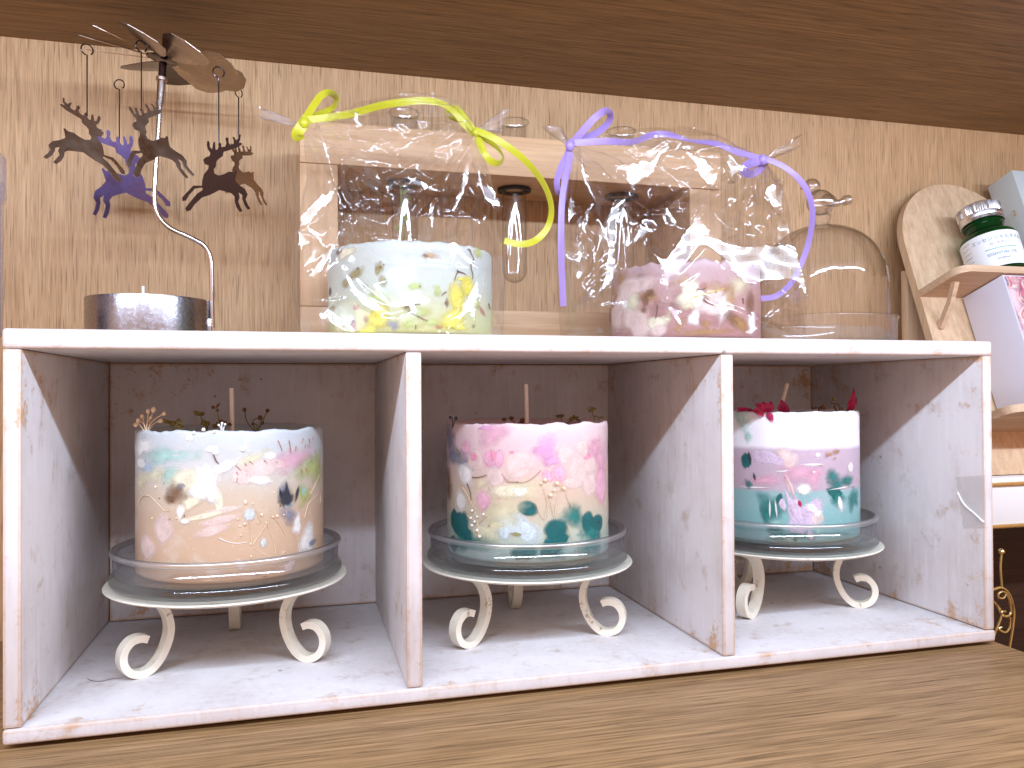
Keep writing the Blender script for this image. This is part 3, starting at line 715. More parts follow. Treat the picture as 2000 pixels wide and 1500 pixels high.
# ---- compartment three
C3 = Candle('pillar_candle', 'candle in white, mauve and teal layers with magenta flowers on top', S3[0]-.0015, S3[1], .0560, CZ, .1530, M['wax_layer'], seed=5, dip=.003, wob=.0004)
C3.wick(.026, .0075, .0016)
z = zoom(1420, 720, 3.947)
for x, y, w_, h_, r_, mt, sh in [
  (110, 380, 130, 240, 10, 'mint', 'blob'), (160, 520, 70, 110, 0, 'mint', 'blob'), (330, 690, 260, 110, -20, 'mauve', 'blob'), (470, 690, 130, 150, 20, 'blush', 'blob'), (560, 800, 300, 160, -10, 'pinkhaze', 'blob'), (300, 860, 260, 110, 10, 'pinkhaze', 'blob'), (670, 840, 140, 150, 30, 'pinkhaze', 'blob'),
  (150, 710, 70, 110, 0, 'teal', 'rag'), (175, 690, 30, 110, 8, 'char', 'leaf'), (212, 830, 18, 70, 12, 'char', 'leaf'), (170, 890, 60, 60, 0, 'tealhaze', 'blob'),
  (815, 830, 100, 110, 0, 'tealhaze', 'round'), (925, 860, 80, 90, 0, 'tealhaze', 'round'), (860, 890, 140, 90, 0, 'tealhaze', 'blob'), (830, 960, 90, 70, 0, 'teal', 'blob'), (850, 990, 120, 130, 0, 'tealhaze', 'blob'), (868, 1030, 36, 150, 18, 'white', 'leaf'), (975, 1000, 60, 190, 0, 'tealhaze', 'blob'),
  (340, 1070, 180, 200, 0, 'tealhaze', 'blob'), (300, 1130, 80, 130, 0, 'tealhaze', 'blob'), (405, 1000, 40, 80, -15, 'teal', 'leaf'), (425, 1040, 50, 120, 20, 'mauve', 'leaf'), (370, 1190, 120, 90, 0, 'mint', 'blob'), (375, 1230, 90, 36, 0, 'teal', 'leaf'), (330, 1080, 14, 150, 0, 'white', 'leaf'), (378, 1080, 14, 140, 6, 'white', 'leaf'),
  (400, 1290, 190, 80, 0, 'tealhaze', 'blob'), (540, 1290, 200, 80, 0, 'tealhaze', 'blob'), (520, 1315, 40, 24, 0, 'teal', 'blob'), (700, 1250, 120, 90, 0, 'mint', 'blob'),
  (480, 900, 40, 200, 20, 'blush', 'leaf'), (540, 1150, 160, 240, 10, 'mauve', 'blob'), (640, 1120, 170, 200, -15, 'mauve', 'blob'), (690, 1150, 100, 130, -20, 'blush', 'leaf'), (655, 1075, 100, 70, -30, 'white', 'rag'), (560, 1040, 26, 54, 14, 'magenta', 'leaf'), (640, 1280, 40, 90, 20, 'mauve', 'leaf'), (700, 1115, 60, 50, 40, 'white', 'rag'), (500, 1060, 40, 260, 22, 'mauve', 'leaf'), (590, 930, 110, 90, 0, 'white', 'rag'),
  (330, 365, 50, 80, 30, 'magenta', 'leaf'), (340, 390, 40, 60, 20, 'hot', 'leaf'), (450, 660, 90, 30, -50, 'white', 'leaf'), (660, 740, 160, 18, 0, 'white', 'leaf'), (430, 790, 120, 12, 5, 'white', 'leaf'), (950, 760, 40, 80, -20, 'white', 'rag'), (700, 665, 40, 40, 0, 'white', 'rag'), (670, 800, 30, 30, 0, 'white', 'rag'), (900, 915, 180, 12, 4, 'white', 'leaf'), (200, 915, 220, 12, 2, 'white', 'leaf'), (780, 660, 60, 40, 0, 'gold', 'rag'), (840, 640, 60, 40, 0, 'gold', 'rag')]:
    C3.petal(*z((x, y)), w_/3.947, h_/3.947, r_, mt, sh)
C3.buds([z(q) for q in [(765, 670), (790, 655), (815, 650), (850, 632), (715, 745), (820, 690)]], 1.6, PM['gold'], e=.0014)
C3.line([z(q) for q in [(445, 825), (480, 900), (520, 1000)]], .0005, PM['hot'], 'stem', .0012)
def upright_leaf(C, px, py, y, tips, mat, wpx, name='leaf'):
    b = at(px, py, y); k = (b-CAM).dot(FW)/F_PX
    for dx, dy in tips:
        tip = b + RT*(dx*k) - UP*(dy*k); ax = tip-b; sd = ax.cross(FW).normalized(); v = []; at_ = []
        for i in range(7):
            t = i/6; ww = wpx*k*.5*sin(pi*min(1, .18+t*.82))*(1-t*.2)
            c = b+ax*t+FW*(-.003*sin(t*2.6))
            v += [c-sd*ww, c+FW*(.0012), c+sd*ww]; at_ += [.6, 0, .6]
        f = []
        for i in range(6):
            a = i*3; f += [(a, a+1, a+4, a+3), (a+1, a+2, a+5, a+4)]
        mesh(name, v, f, mat, C.t, attr={'rim': at_})
upright_leaf(C3, 1658, 803, .072, [(8, -46), (13, -28), (-2, -22)], PM['magenta'], 13, 'petal')
upright_leaf(C3, 1497, 804, .060, [(-24, -16), (-10, -20), (8, -21), (-30, -2)], PM['magenta'], 22, 'petal')
upright_leaf(C3, 1528, 804, .070, [(-4, -24), (8, -14), (12, -4)], PM['magenta'], 22, 'petal')
upright_leaf(C3, 1446, 804, .075, [(-6, -9), (14, -6), (26, -2)], PM['magenta'], 16, 'petal')
sprig(C3, 1638, 803, .075, [[(-6, -8), (-3, -14), (-10, -16), (-12, -24)], [(-2, -6), (4, -4)], [(-8, -12), (2, -14)]], M['brown_dry'], M['olive'], .0011)
sprig(C3, 1600, 803, .08, [[(-6, -6), (-8, -6)], [(4, -8), (8, -6)], [(0, -4), (2, -7)]], M['brown_dry'], M['brown_dry'], .0020)

# ================================================================== ROTARY TEALIGHT HOLDER
KX, KY = .0455, .118
rh = root('rotary_tealight_holder', (KX, KY, H_), 'metal tealight holder with bent pole and bladed spinner wheel', 'tealight holder')
rdish = .0366
MB().lathe([(.0003, .0008), (rdish-.001, .0008), (rdish, .0018), (rdish+.0003, .026), (rdish, .0275), (rdish-.0008, .0272), (rdish-.0012, .002), (.0003, .0019)], (KX, KY, H_), 96).out('dish', M['tin'], rh)
PY = KY-.004
pole = smooth_path([at(q[0], q[1], PY) for q in ((415, 640), (414, 600), (413, 540), (411, 505), (399, 480), (370, 463), (330, 444), (308, 418), (302, 388), (303, 350), (309, 260), (314, 185), (318, 140))], 6)
MB().tube(pole, .00155, 12).out('pole', M['steel'], rh)
MB().tube([at(312.5, 205, PY), at(315.5, 160, PY)], .0026, 16).out('sleeve', M['steel'], rh)
MB().tube([at(315.5, 158, PY), at(316, 152, PY)], .0034, 16).out('collar', M['bronze'], rh)
MB().tube([at(316, 158, PY), at(318.5, 122, PY)], .0024, 16).out('bearing', M['gunmetal'], rh)
MB().box((.0805, PY-.003, H_+.001), (.0835, PY+.003, H_+.016), .0005).out('pole_clip', M['tin'], rh)
HUB = at(319, 116, PY)
tiltM = Matrix.Translation(HUB) @ Matrix.Rotation(rad(10), 4, 'Y') @ Matrix.Rotation(rad(5), 4, 'X')
MB().lathe([(.0003, .0012), (.009, .0008), (.0105, 0), (.009, -.0006), (.0003, -.0006)], (0, 0, 0), 24).xf(tiltM).out('hub', M['gunmetal'], rh)
NB = 10
for i in range(NB):
    a = 2*pi*i/NB+.18
    v = []; f = []
    out_ = [(.009, .0030), (.018, .0080), (.038, .0145), (.0465, .0125), (.0505, .005)]
    pr = [(x, y) for x, y in out_] + [(x, -y) for x, y in reversed(out_)]
    n = len(pr)
    v = [(x, y, .00018) for x, y in pr] + [(x, y, -.00018) for x, y in pr]
    f = [tuple(range(n)), tuple(reversed(range(n, 2*n)))] + [(j, n+j, n+(j+1) % n, (j+1) % n) for j in range(n)]
    mb = MB().add(v, f).xf(tiltM @ Matrix.Rotation(a, 4, 'Z') @ Matrix.Rotation(rad(-17), 4, 'X'))
    mb.out('blade', M['bronze'] if i not in (2, 3) else M['gunmetal'], rh, sharp=20)
tl = root('tealight', (KX, KY, H_+.002), 'small white tealight in the metal dish, only its wick showing', 'tealight')
MB().lathe([(.0003, .0002), (.0188, .0002), (.019, .0005), (.0192, .0165), (.0186, .0165), (.0185, .001), (.0003, .001)], (KX, KY, H_+.002), 48).out('cup', M['alu'], tl)
MB().lathe([(.0183, .0012), (.0183, .0148), (.0003, .0152)], (KX, KY, H_+.002), 48).out('wax', M['wax_white'], tl)
MB().tube([(KX-.0035, KY, H_+.016), (KX-.0035, KY, H_+.0365)], .0009, 8).out('wick', M['white_string'], tl)

DEER = [(1205, 950), (1220, 930), (1250, 915), (1256, 892), (1238, 868), (1228, 835), (1230, 806), (1242, 802), (1250, 822), (1252, 848), (1268, 862), (1272, 830), (1276, 806), (1288, 804), (1290, 830), (1292, 860), (1304, 862), (1314, 842), (1310, 818), (1322, 802), (1333, 812), (1336, 838), (1364, 828), (1372, 800), (1362, 772), (1372, 756), (1386, 764), (1388, 796), (1400, 814), (1424, 800), (1424, 776), (1414, 750), (1428, 748), (1442, 772), (1462, 752), (1463, 724), (1476, 724), (1472, 768), (1458, 790), (1482, 784), (1489, 797), (1452, 826), (1400, 850), (1352, 872), (1347, 905), (1322, 926), (1302, 950), (1300, 988), (1284, 1012), (1290, 1042), (1322, 1054), (1360, 1040), (1396, 1016), (1432, 1016), (1452, 994), (1460, 1002), (1452, 1038), (1446, 1080), (1482, 1112), (1524, 1136), (1546, 1178), (1532, 1216), (1548, 1252), (1570, 1286), (1552, 1298), (1524, 1262), (1506, 1218), (1504, 1184), (1476, 1170), (1486, 1204), (1476, 1240), (1492, 1276), (1510, 1312), (1490, 1322), (1462, 1282), (1448, 1240), (1446, 1204), (1424, 1182), (1380, 1172), (1330, 1166), (1292, 1192), (1262, 1210), (1205, 1236), (1154, 1292), (1122, 1344), (1092, 1354), (1084, 1330), (1116, 1282), (1166, 1212), (1206, 1178), (1204, 1160), (1152, 1174), (1112, 1224), (1088, 1272), (1062, 1278), (1060, 1250), (1098, 1202), (1138, 1152), (1200, 1146), (1202, 1108), (1212, 1060), (1244, 1012), (1246, 988), (1216, 980)]
def reindeer(ring, y, drop, yaw, roll, flip, mat, label, scale=1.0, tip=16):
    rp = at(ring[0], ring[1], y)
    k = scale/4.167/2620.
    v2 = [((x-1316)*k*(-1 if flip else 1), -(yy-832)*k) for x, yy in DEER]
    if flip: v2 = v2[::-1]
    n = len(v2); th = .00022
    v = [(x, -th, zz) for x, zz in v2] + [(x, th, zz) for x, zz in v2]
    f = [tuple(range(n)), tuple(reversed(range(n, 2*n)))] + [(j, n+j, n+(j+1) % n, (j+1) % n) for j in range(n)]
    mt = Matrix.Translation(rp + Vector((0, 0, -drop))) @ Matrix.Rotation(rad(yaw), 4, 'Z') @ Matrix.Rotation(rad(tip), 4, 'X') @ Matrix.Rotation(rad(roll), 4, 'Y')
    mb = MB().add(v, f).xf(mt)
    base = rp+Vector((0, 0, -drop))
    t = root('reindeer_pendant', tuple(base), label, 'ornament', 'reindeer pendants hanging from the spinner wheel')
    mb.out('reindeer', mat, t, smooth=False)
    rr = .0033
    cir = [rp + Vector((rr*sin(a)*cos(rad(yaw)), rr*sin(a)*sin(rad(yaw)), rr*cos(a))) for a in [pi+2*pi*i/18 for i in range(17)]]
    MB().tube([base+Vector((0, 0, .0015))]+[rp+Vector((0, 0, -rr-.004))]+cir, .00042, 6).out('hook', M['gunmetal'], t)
reindeer((170, 97), .100, .0405, 24, 6, True, M['bronze'], 'bronze reindeer at far left, facing right with antlers swept up left', .92, -24)
reindeer((276, 91), .072, .0385, 40, -8, False, M['bronze'], 'bronze reindeer hanging just left of the pole, antlers pointing up right', .92, -20)
reindeer((233, 165), .158, .0385, -8, -6, True, M['violet_reflect'], 'reindeer with violet-blue reflections in its colour, hanging lowest, behind the two on the left', 1.12, 12)
reindeer((427, 141), .085, .0455, 12, 0, False, M['gunmetal'], 'dark reindeer right of the pole, facing left', .86)
reindeer((466, 181), .150, .0400, 48, 8, False, M['bronze'], 'bronze reindeer farthest right, turned away and half hidden by the dark one', .86, -18)

# ================================================================== TEST TUBE RACK
RY0, RY1 = .118, .187
rk = root('test_tube_rack', (.295, .152, H_), 'pale pine frame with round holes behind the wrapped candles', 'rack')
for x0, x1 in ((.1385, .1635), (.4255, .4520)):
    MB().box((x0, RY0+.0003, H_+.0263), (x1, RY1-.0003, .3222), .0006).out('post', M['rack_up'], rk)
MB().box((.1385, RY0, H_+.0004), (.4520, RY1, H_+.0260), .0008).out('bottom_rail', M['rack'], rk)
MB().box((.1385, RY0, .3225), (.4520, RY1, .3510), .0008).out('top_rail', M['rack'], rk)
TUBES = ((.2129, 'left'), (.2963, 'middle'), (.3841, 'right'))
for x, _ in TUBES:
    MB().lathe([(.0098, 0), (.0128, -.0004), (.0128, -.0022), (.0098, -.0026)], (x, .152, .3222), 32).out('grommet', M['black'], rk)
TL = {'left': 'glass test tube with green sprig, behind the yellow-ribboned bag', 'middle': 'empty glass test tube in open view between the two bags', 'right': 'glass test tube behind the lilac-ribboned bag'}
for x, wch in TUBES:
    pr = [(.0115, .372), (.0118, .3728), (.0112, .3735), (.0098, .371), (.0094, .366)] + [(.0094, .366-.106*i/10) for i in range(1, 11)] + [(.0094*cos(a), .260-.0094*sin(a)) for a in [pi/2*i/8 for i in range(1, 8)]] + [(.0002, .2506)]
    o = MB().lathe(pr, (x, .152, 0), 40).out('test_tube', M['tube_glass'], sharp=None)
    tag(o, TL[wch], 'test tube', 'test tubes in the pine rack')
sg = root('plant_sprig', (.2129, .152, .27), 'thin green sprig standing in the test tube behind the yellow-ribboned bag', 'sprig')
st = [(.2129, .150, .262), (.211, .150, .300), (.208, .150, .335), (.2065, .151, .345)]
MB().tube(smooth_path(st), .0006, 6).out('stem', M['green'], sg)
for i in range(9):
    p = smooth_path(st, 6)[4+i*1 if 4+i < 18 else 17]; a = R.uniform(0, 6.28)
    q = p+Vector((cos(a)*.007, sin(a)*.002, .004)); s_ = Vector((0.0022*sin(a), .001, .002))
    mesh('leaf', [p, (p+q)/2+s_, q, (p+q)/2-s_], [(0, 1, 2, 3)], M['green'], sg)

# ================================================================== WRAPPED CANDLES
def lerp_poly(P, t):
    k = t*(len(P)-1); i = min(int(k), len(P)-2); f = k-i
    return (P[i][0]*(1-f)+P[i+1][0]*f, P[i][1]*(1-f)+P[i+1][1]*f)
LAMP_Y, LAMP_Z = -.322, .4125
def slope_at(y, z):
    """lean of a film facet that mirrors the strip lamp to the camera"""
    a = Vector((CAM.y-y, CAM.z-z)).normalized(); b = Vector((LAMP_Y-y, LAMP_Z-z)).normalized(); h = a+b
    return h.y/-h.x
def poly_dist(P, x, y):
    ins = False; d = 1e9; n = len(P)
    for i in range(n):
        (x1, y1), (x2, y2) = P[i], P[(i+1) % n]
        if (y1 > y) != (y2 > y) and x < (x2-x1)*(y-y1)/(y2-y1)+x1: ins = not ins
        dx, dy = x2-x1, y2-y1; t = max(0, min(1, ((x-x1)*dx+(y-y1)*dy)/(dx*dx+dy*dy+1e-9)))
        d = min(d, math.hypot(x-x1-t*dx, y-y1-t*dy))
    return d if ins else -d
def facets(v, glints, seed):
    """bends the film inside each outline until it mirrors the strip lamp to the camera"""
    px = []
    for p in v:
        d = p-CAM; zf = d.dot(FW); px.append((1000+F_PX*d.dot(RT)/zf, 750-F_PX*d.dot(UP)/zf))
    for P in glints:
        x0, x1 = min(q[0] for q in P)-8, max(q[0] for q in P)+8; y0, y1 = min(q[1] for q in P)-8, max(q[1] for q in P)+8
        hit = []
        for i, (x, y) in enumerate(px):
            if x0 < x < x1 and y0 < y < y1:
                d = poly_dist(P, x, y) + 2.2*noise.noise(Vector((x*.12, y*.12, seed))) + 1.6*noise.noise(Vector((x*.45, y*.45, seed)))
                if d > -5: hit.append((i, sstep(-5, 1.5, d)))
        if not hit: continue
        zz = [v[i].z for i, _ in hit]; zl, zh = min(zz), max(zz); ym = sum(v[i].y*w for i, w in hit)/sum(w for _, w in hit)
        N = 60; Y = [0.]
        for k in range(N): Y.append(Y[-1]+slope_at(ym+Y[-1], zl+(zh-zl)*(k+.5)/N)*(zh-zl)/N)
        def Yt(z):
            t = (z-zl)/(zh-zl+1e-9)*N; k = min(int(t), N-1); return Y[k]+(Y[k+1]-Y[k])*(t-k)
        off = sum((v[i].y-Yt(v[i].z))*w for i, w in hit)/sum(w for _, w in hit)
        for i, w in hit:
            p = v[i]; wob = .00034*noise.noise(Vector((p.x*95, p.z*95, seed+3)))
            p.y = p.y*(1-w)+(Yt(p.z)+off+wob)*w
def bag(label, L_, R_, yc, bulge, seed, ears, big, dbot, glints):
    rr = random.Random(seed)
    t = root('cellophane_bag', (at(*L_[0], yc).x*.5+at(*R_[0], yc).x*.5, yc, H_), label, 'bag', 'cellophane bags tied with ribbon')
    def ye(v): return yc-.032*(1-sstep(.55, 1., v))          # where front and back sheets meet at the sides
    def edge(P): q = smooth_px(P); return [at(p[0], p[1], ye(i/(len(q)-1))) for i, p in enumerate(q)]
    LP = edge(L_); RP = edge(R_)
    tl_, tr_ = LP[-1], RP[-1]
    def pol(P, v):
        k = v*(len(P)-1); i = min(int(k), len(P)-2); f = k-i; return P[i]*(1-f)+P[i+1]*f
    NU, NV = 210, 200
    for side in (-1, 1):
        rs = random.Random(seed*7+side)
        xa, xb = LP[0].x, RP[0].x; za, zbb = H_, max(tl_.z, tr_.z)
        folds = []
        for k in range(30):          # broad facets
            x0 = rs.uniform(xa, xb); z0 = za+(zbb-za)*(rs.random()**.7); th = rs.uniform(0, pi)
            w_ = rs.uniform(.016, .045); A_ = rs.uniform(.06, .26)*w_*(1 if rs.random() < .5 else -1)
            folds.append((x0, z0, cos(th), sin(th), w_, A_, rs.uniform(.03, .09)))
        for k in range(44):          # sharp creases
            x0 = rs.uniform(xa, xb); z0 = za+(zbb-za)*(rs.random()**.8); th = rs.gauss(pi/2, .5) if rs.random() < .6 else rs.uniform(0, pi)
            if k % 4 == 0: x0 = (xa if rs.random() < .5 else xb)+rs.uniform(-.02, .02); th = rs.gauss(pi/2, .3)
            w_ = rs.uniform(.0018, .0042); A_ = rs.uniform(.25, .75)*w_*(1 if rs.random() < .6 else -1)
            folds.append((x0, z0, cos(th), sin(th), w_, A_, rs.uniform(.012, .05)))
        for b_ in big:
            if b_[0] == side: folds.append(b_[1:])
        ph = [rs.uniform(0, 6) for _ in range(8)]
        v = []; f = []
        for j in range(NV+1):
            vv = j/NV
            a, b = pol(LP, vv), pol(RP, vv)
            d = dbot*(1-.45*sstep(.45, .95, vv)-.33*sstep(.82, 1., vv)) + .002
            for i in range(NU+1):
                u = i/NU
                p = a*(1-u)+b*u
                p.z += bulge*(sin(pi*u)**.7)*sstep(.45, 1., vv)
                e_ = 3.2-1.2*sstep(.5, 1, vv); prof = (1-abs(2*u-1)**e_)**(.6+.5*sstep(.5, 1, vv)) if 0 < u < 1 else 0
                sh_ = yc-ye(vv); dep = (max(.003, d-sh_) if side < 0 else d+sh_)*prof
                amp = .75+.25*sstep(.25, .6, vv)
                amp *= min(1, 6*u, 6*(1-u))
                h = 0
                for x0, z0, c_, s_, w_, A_, ln in folds:
                    dx, dz = p.x-x0, p.z-z0
                    tt = dx*c_+dz*s_; ss = -dx*s_+dz*c_
                    if abs(ss) < w_ and abs(tt) < ln*1.6:
                        h += A_*(1-abs(ss)/w_)*(1-sstep(.5, 1.6, abs(tt)/ln))
                h *= amp
                # gathers radiating from the two ties
                for q, tp in enumerate((tl_, tr_)):
                    dx, dz = p.x-tp.x, p.z-tp.z; r_ = math.hypot(dx, dz)
                    if r_ < .11:
                        an = math.atan2(dz, dx)
                        tri = abs(((an*4.3+ph[q]) % 2)-1)-.5 + .6*(abs(((an*9.1+ph[q+2]) % 2)-1)-.5)
                        h += .46*r_*tri*math.exp(-(r_/.047)**1.5)*min(1, 8*u+.15, 8*(1-u)+.15)
                # broad soft sway of the film
                h += .0012*sin(p.x*38+ph[4]+p.z*17)*sin(p.z*46+ph[5])*min(1, 5*u, 5*(1-u))
                h += .0010*noise.noise(Vector((p.x*26+seed, p.z*26, side)))*min(1, 8*u, 8*(1-u))
                pinch = 1.0
                p.y = ye(vv) + side*dep + h*(1 if side < 0 else -1)*-1
                p.x += .0012*noise.noise(Vector((p.z*60, seed+side, p.x*40)))*(1 if 0 < vv < 1 else 0)
                if vv > .9: p.z += .0018*noise.noise(Vector((p.x*90, seed, side)))*(vv-.9)*10
                if vv == 0: p.z = H_+.0006
                p.z = max(p.z, H_+.0006)
                v.append(p)
        if side < 0: facets(v, glints, seed)  # glints put into the shape of the film at the outlined spots
        for j in range(NV):
            for i in range(NU):
                a = j*(NU+1)+i; f.append((a, a+1, a+NU+2, a+NU+1))
        mesh('film_sheet', v, f, M['film'], t, sharp=None)
    # the twisted ends beyond the ties
    for tp, tip in zip((tl_, tr_), ears):
        T0 = at(tip[0][0], tip[0][1], yc-.004); T1 = at(tip[1][0], tip[1][1], yc+.004)
        NU2, NV2 = 60, 40; v = []; f = []; p0 = rr.uniform(0, 6)
        ax = ((T0+T1)/2-tp); L = ax.length
        for j in range(NV2+1):
            vv = j/NV2; c = tp+ax*vv; wd = (T0-T1)*.5*(.16+.84*vv**.8)
            sd = wd.normalized(); nn = ax.cross(wd).normalized()
            for i in range(NU2+1):
                a = 2*pi*i/NU2
                k = abs(((a*3.5+p0) % 2)-1)+.5*abs(((a*6.2+2*p0+vv*1.5) % 2)-1)
                r2 = wd.length*(.55+.45*k)
                q = c + sd*(r2*cos(a)) + nn*(r2*.42*sin(a)) + ax*(.10*vv*sin(2*a+p0))
                q += nn*(.0012*noise.noise(q*140))
                v.append(q)
        for j in range(NV2):
            for i in range(NU2): a = j*(NU2+1)+i; f.append((a, a+1, a+NU2+2, a+NU2+1))
        mesh('gathered_end', v, f, M['film'], t, sharp=None)
    return t
def smooth_px(P):
    q = smooth_path([Vector((p[0], p[1], 0)) for p in P], 5); return [(p.x, p.y) for p in q]
def ribbon(parent, name, pts, mat, hw, y=None, twist=None, ydep=None):
    """a band with width and thickness; twist (degrees) turns its face away from the front"""
    P = [at(p[0], p[1], (p[2] if len(p) > 2 else y)) for p in pts]
    tw = twist or [0]*len(P)
    n = 7; C = smooth_path(P, n)
    TW = []
    for i in range(len(tw)-1):
        for k in range(n): TW.append(tw[i]+(tw[i+1]-tw[i])*k/n)
    TW.append(tw[-1])
    v = []; f = []; prev = None
    for i, c in enumerate(C):
        tg = (C[min(i+1, len(C)-1)]-C[max(i-1, 0)]).normalized()
        side = tg.cross(Vector((0, 1, 0)))
        if side.length < 1e-4: side = prev or Vector((1, 0, 0))
        side.normalize()
        if prev is not None and side.dot(prev) < 0: side = -side
        prev = side.copy()
        nn = tg.cross(side).normalized(); a = rad(TW[i])
        wd = side*cos(a)+nn*sin(a); th = tg.cross(wd).normalized()*.00018
        for s_, q in ((-1, 1), (0, 1), (1, 1), (1, -1), (0, -1), (-1, -1)):
            v.append(c+wd*(hw*s_)+th*q + tg.cross(wd).normalized()*(.00012 if s_ == 0 else 0))
    for i in range(len(C)-1):
        for j in range(6): f.append((i*6+j, i*6+(j+1) % 6, i*6+6+(j+1) % 6, i*6+6+j))
    f += [tuple(reversed(range(6))), tuple(range(len(v)-6, len(v)))]
    return mesh(name, v, f, mat, parent, sharp=50)

BY = .062
D1 = Candle('pillar_candle', 'milky green candle with yellow petals inside the yellow-ribboned bag', .2050, BY, .0502, H_+.0012, .2530, M['wax_green'], seed=21, dip=.003)
z = zoom(620, 460, 5.263)
for x, y, w_, h_, r_, mt, sh in [
  (610, 640, 200, 180, 0, 'lime', 'blob'), (620, 830, 260, 170, 20, 'yellow', 'blob'), (600, 880, 170, 120, -30, 'yellow', 'leaf'), (520, 975, 220, 90, 5, 'yellow', 'blob'), (1000, 520, 120, 110, 0, 'lime', 'blob'), (1230, 570, 100, 110, 0, 'lime', 'blob'), (1060, 790, 190, 150, 0, 'lime', 'blob'), (950, 910, 160, 130, 10, 'lime', 'blob'), (1180, 890, 160, 110, 0, 'lime', 'blob'), (1430, 640, 150, 330, 8, 'yellow', 'leaf'), (1540, 530, 130, 220, -20, 'yellow', 'leaf'), (1400, 850, 240, 190, 30, 'yellow', 'round'), (1420, 930, 200, 80, 0, 'yellow', 'blob'), (1640, 700, 60, 100, 0, 'lime', 'round'), (1650, 180, 100, 120, 0, 'lime', 'round'), (1800, 880, 60, 190, 0, 'yellow', 'leaf'), (1500, 450, 110, 60, 10, 'yellow', 'blob'),
  (230, 170, 90, 70, 0, 'brown', 'rag'), (290, 180, 130, 110, 0, 'cream', 'blob'), (400, 390, 180, 110, 20, 'olive', 'rag'), (290, 490, 70, 120, -20, 'olive', 'rag'), (640, 330, 90, 120, 10, 'olive', 'rag'), (620, 370, 60, 100, 0, 'olive', 'rag'), (675, 470, 90, 150, 20, 'olive', 'leaf'), (1160, 210, 170, 80, 0, 'gold', 'rag'), (1110, 205, 60, 40, 0, 'brown', 'rag'), (500, 520, 80, 40, -20, 'brown', 'rag'), (130, 580, 40, 90, 10, 'char', 'rag'), (150, 760, 90, 80, 0, 'olive', 'rag'), (940, 740, 150, 100, -20, 'olive', 'rag'), (1010, 790, 110, 80, -30, 'olive', 'leaf'), (400, 740, 70, 60, 0, 'red', 'rag'), (370, 930, 70, 120, 0, 'red', 'rag'), (1330, 690, 40, 110, 0, 'brown', 'leaf'), (1250, 940, 90, 50, 0, 'red', 'rag'), (1690, 780, 90, 60, -30, 'red', 'rag'), (780, 920, 130, 110, 0, 'slate', 'blob'), (230, 920, 140, 130, 0, 'creamhaze', 'blob'), (1600, 930, 40, 50, 0, 'brown', 'rag'), (310, 870, 100, 90, 0, 'cream', 'blob'), (500, 860, 60, 90, 10, 'brown', 'rag')]:
    D1.petal(*z((x, y)), w_/5.263, h_/5.263, r_, mt, sh)
for p in ([(1440, 370), (1420, 410), (1405, 465)], [(1440, 370), (1490, 385), (1520, 405)], [(1430, 355), (1445, 385)], [(1560, 150), (1580, 200), (1600, 240)], [(1600, 240), (1570, 320), (1590, 400), (1585, 450)], [(1540, 140), (1565, 150)], [(900, 740), (970, 715), (1055, 705)], [(1320, 580), (1290, 600), (1275, 620)], [(1750, 700), (1765, 760)], [(940, 780), (1030, 830), (1130, 880)], [(1010, 920), (1010, 965)], [(380, 870), (350, 940)]):
    D1.line([z(q) for q in p], .0007, M['twig'], 'twig', .0011)
D1.buds([z(q) for q in [(650, 325), (690, 300), (655, 270), (430, 340), (260, 175), (265, 630), (1310, 690), (1590, 940), (1050, 525)]], 1.7, M['brown_dry'], 'seed', .0013)

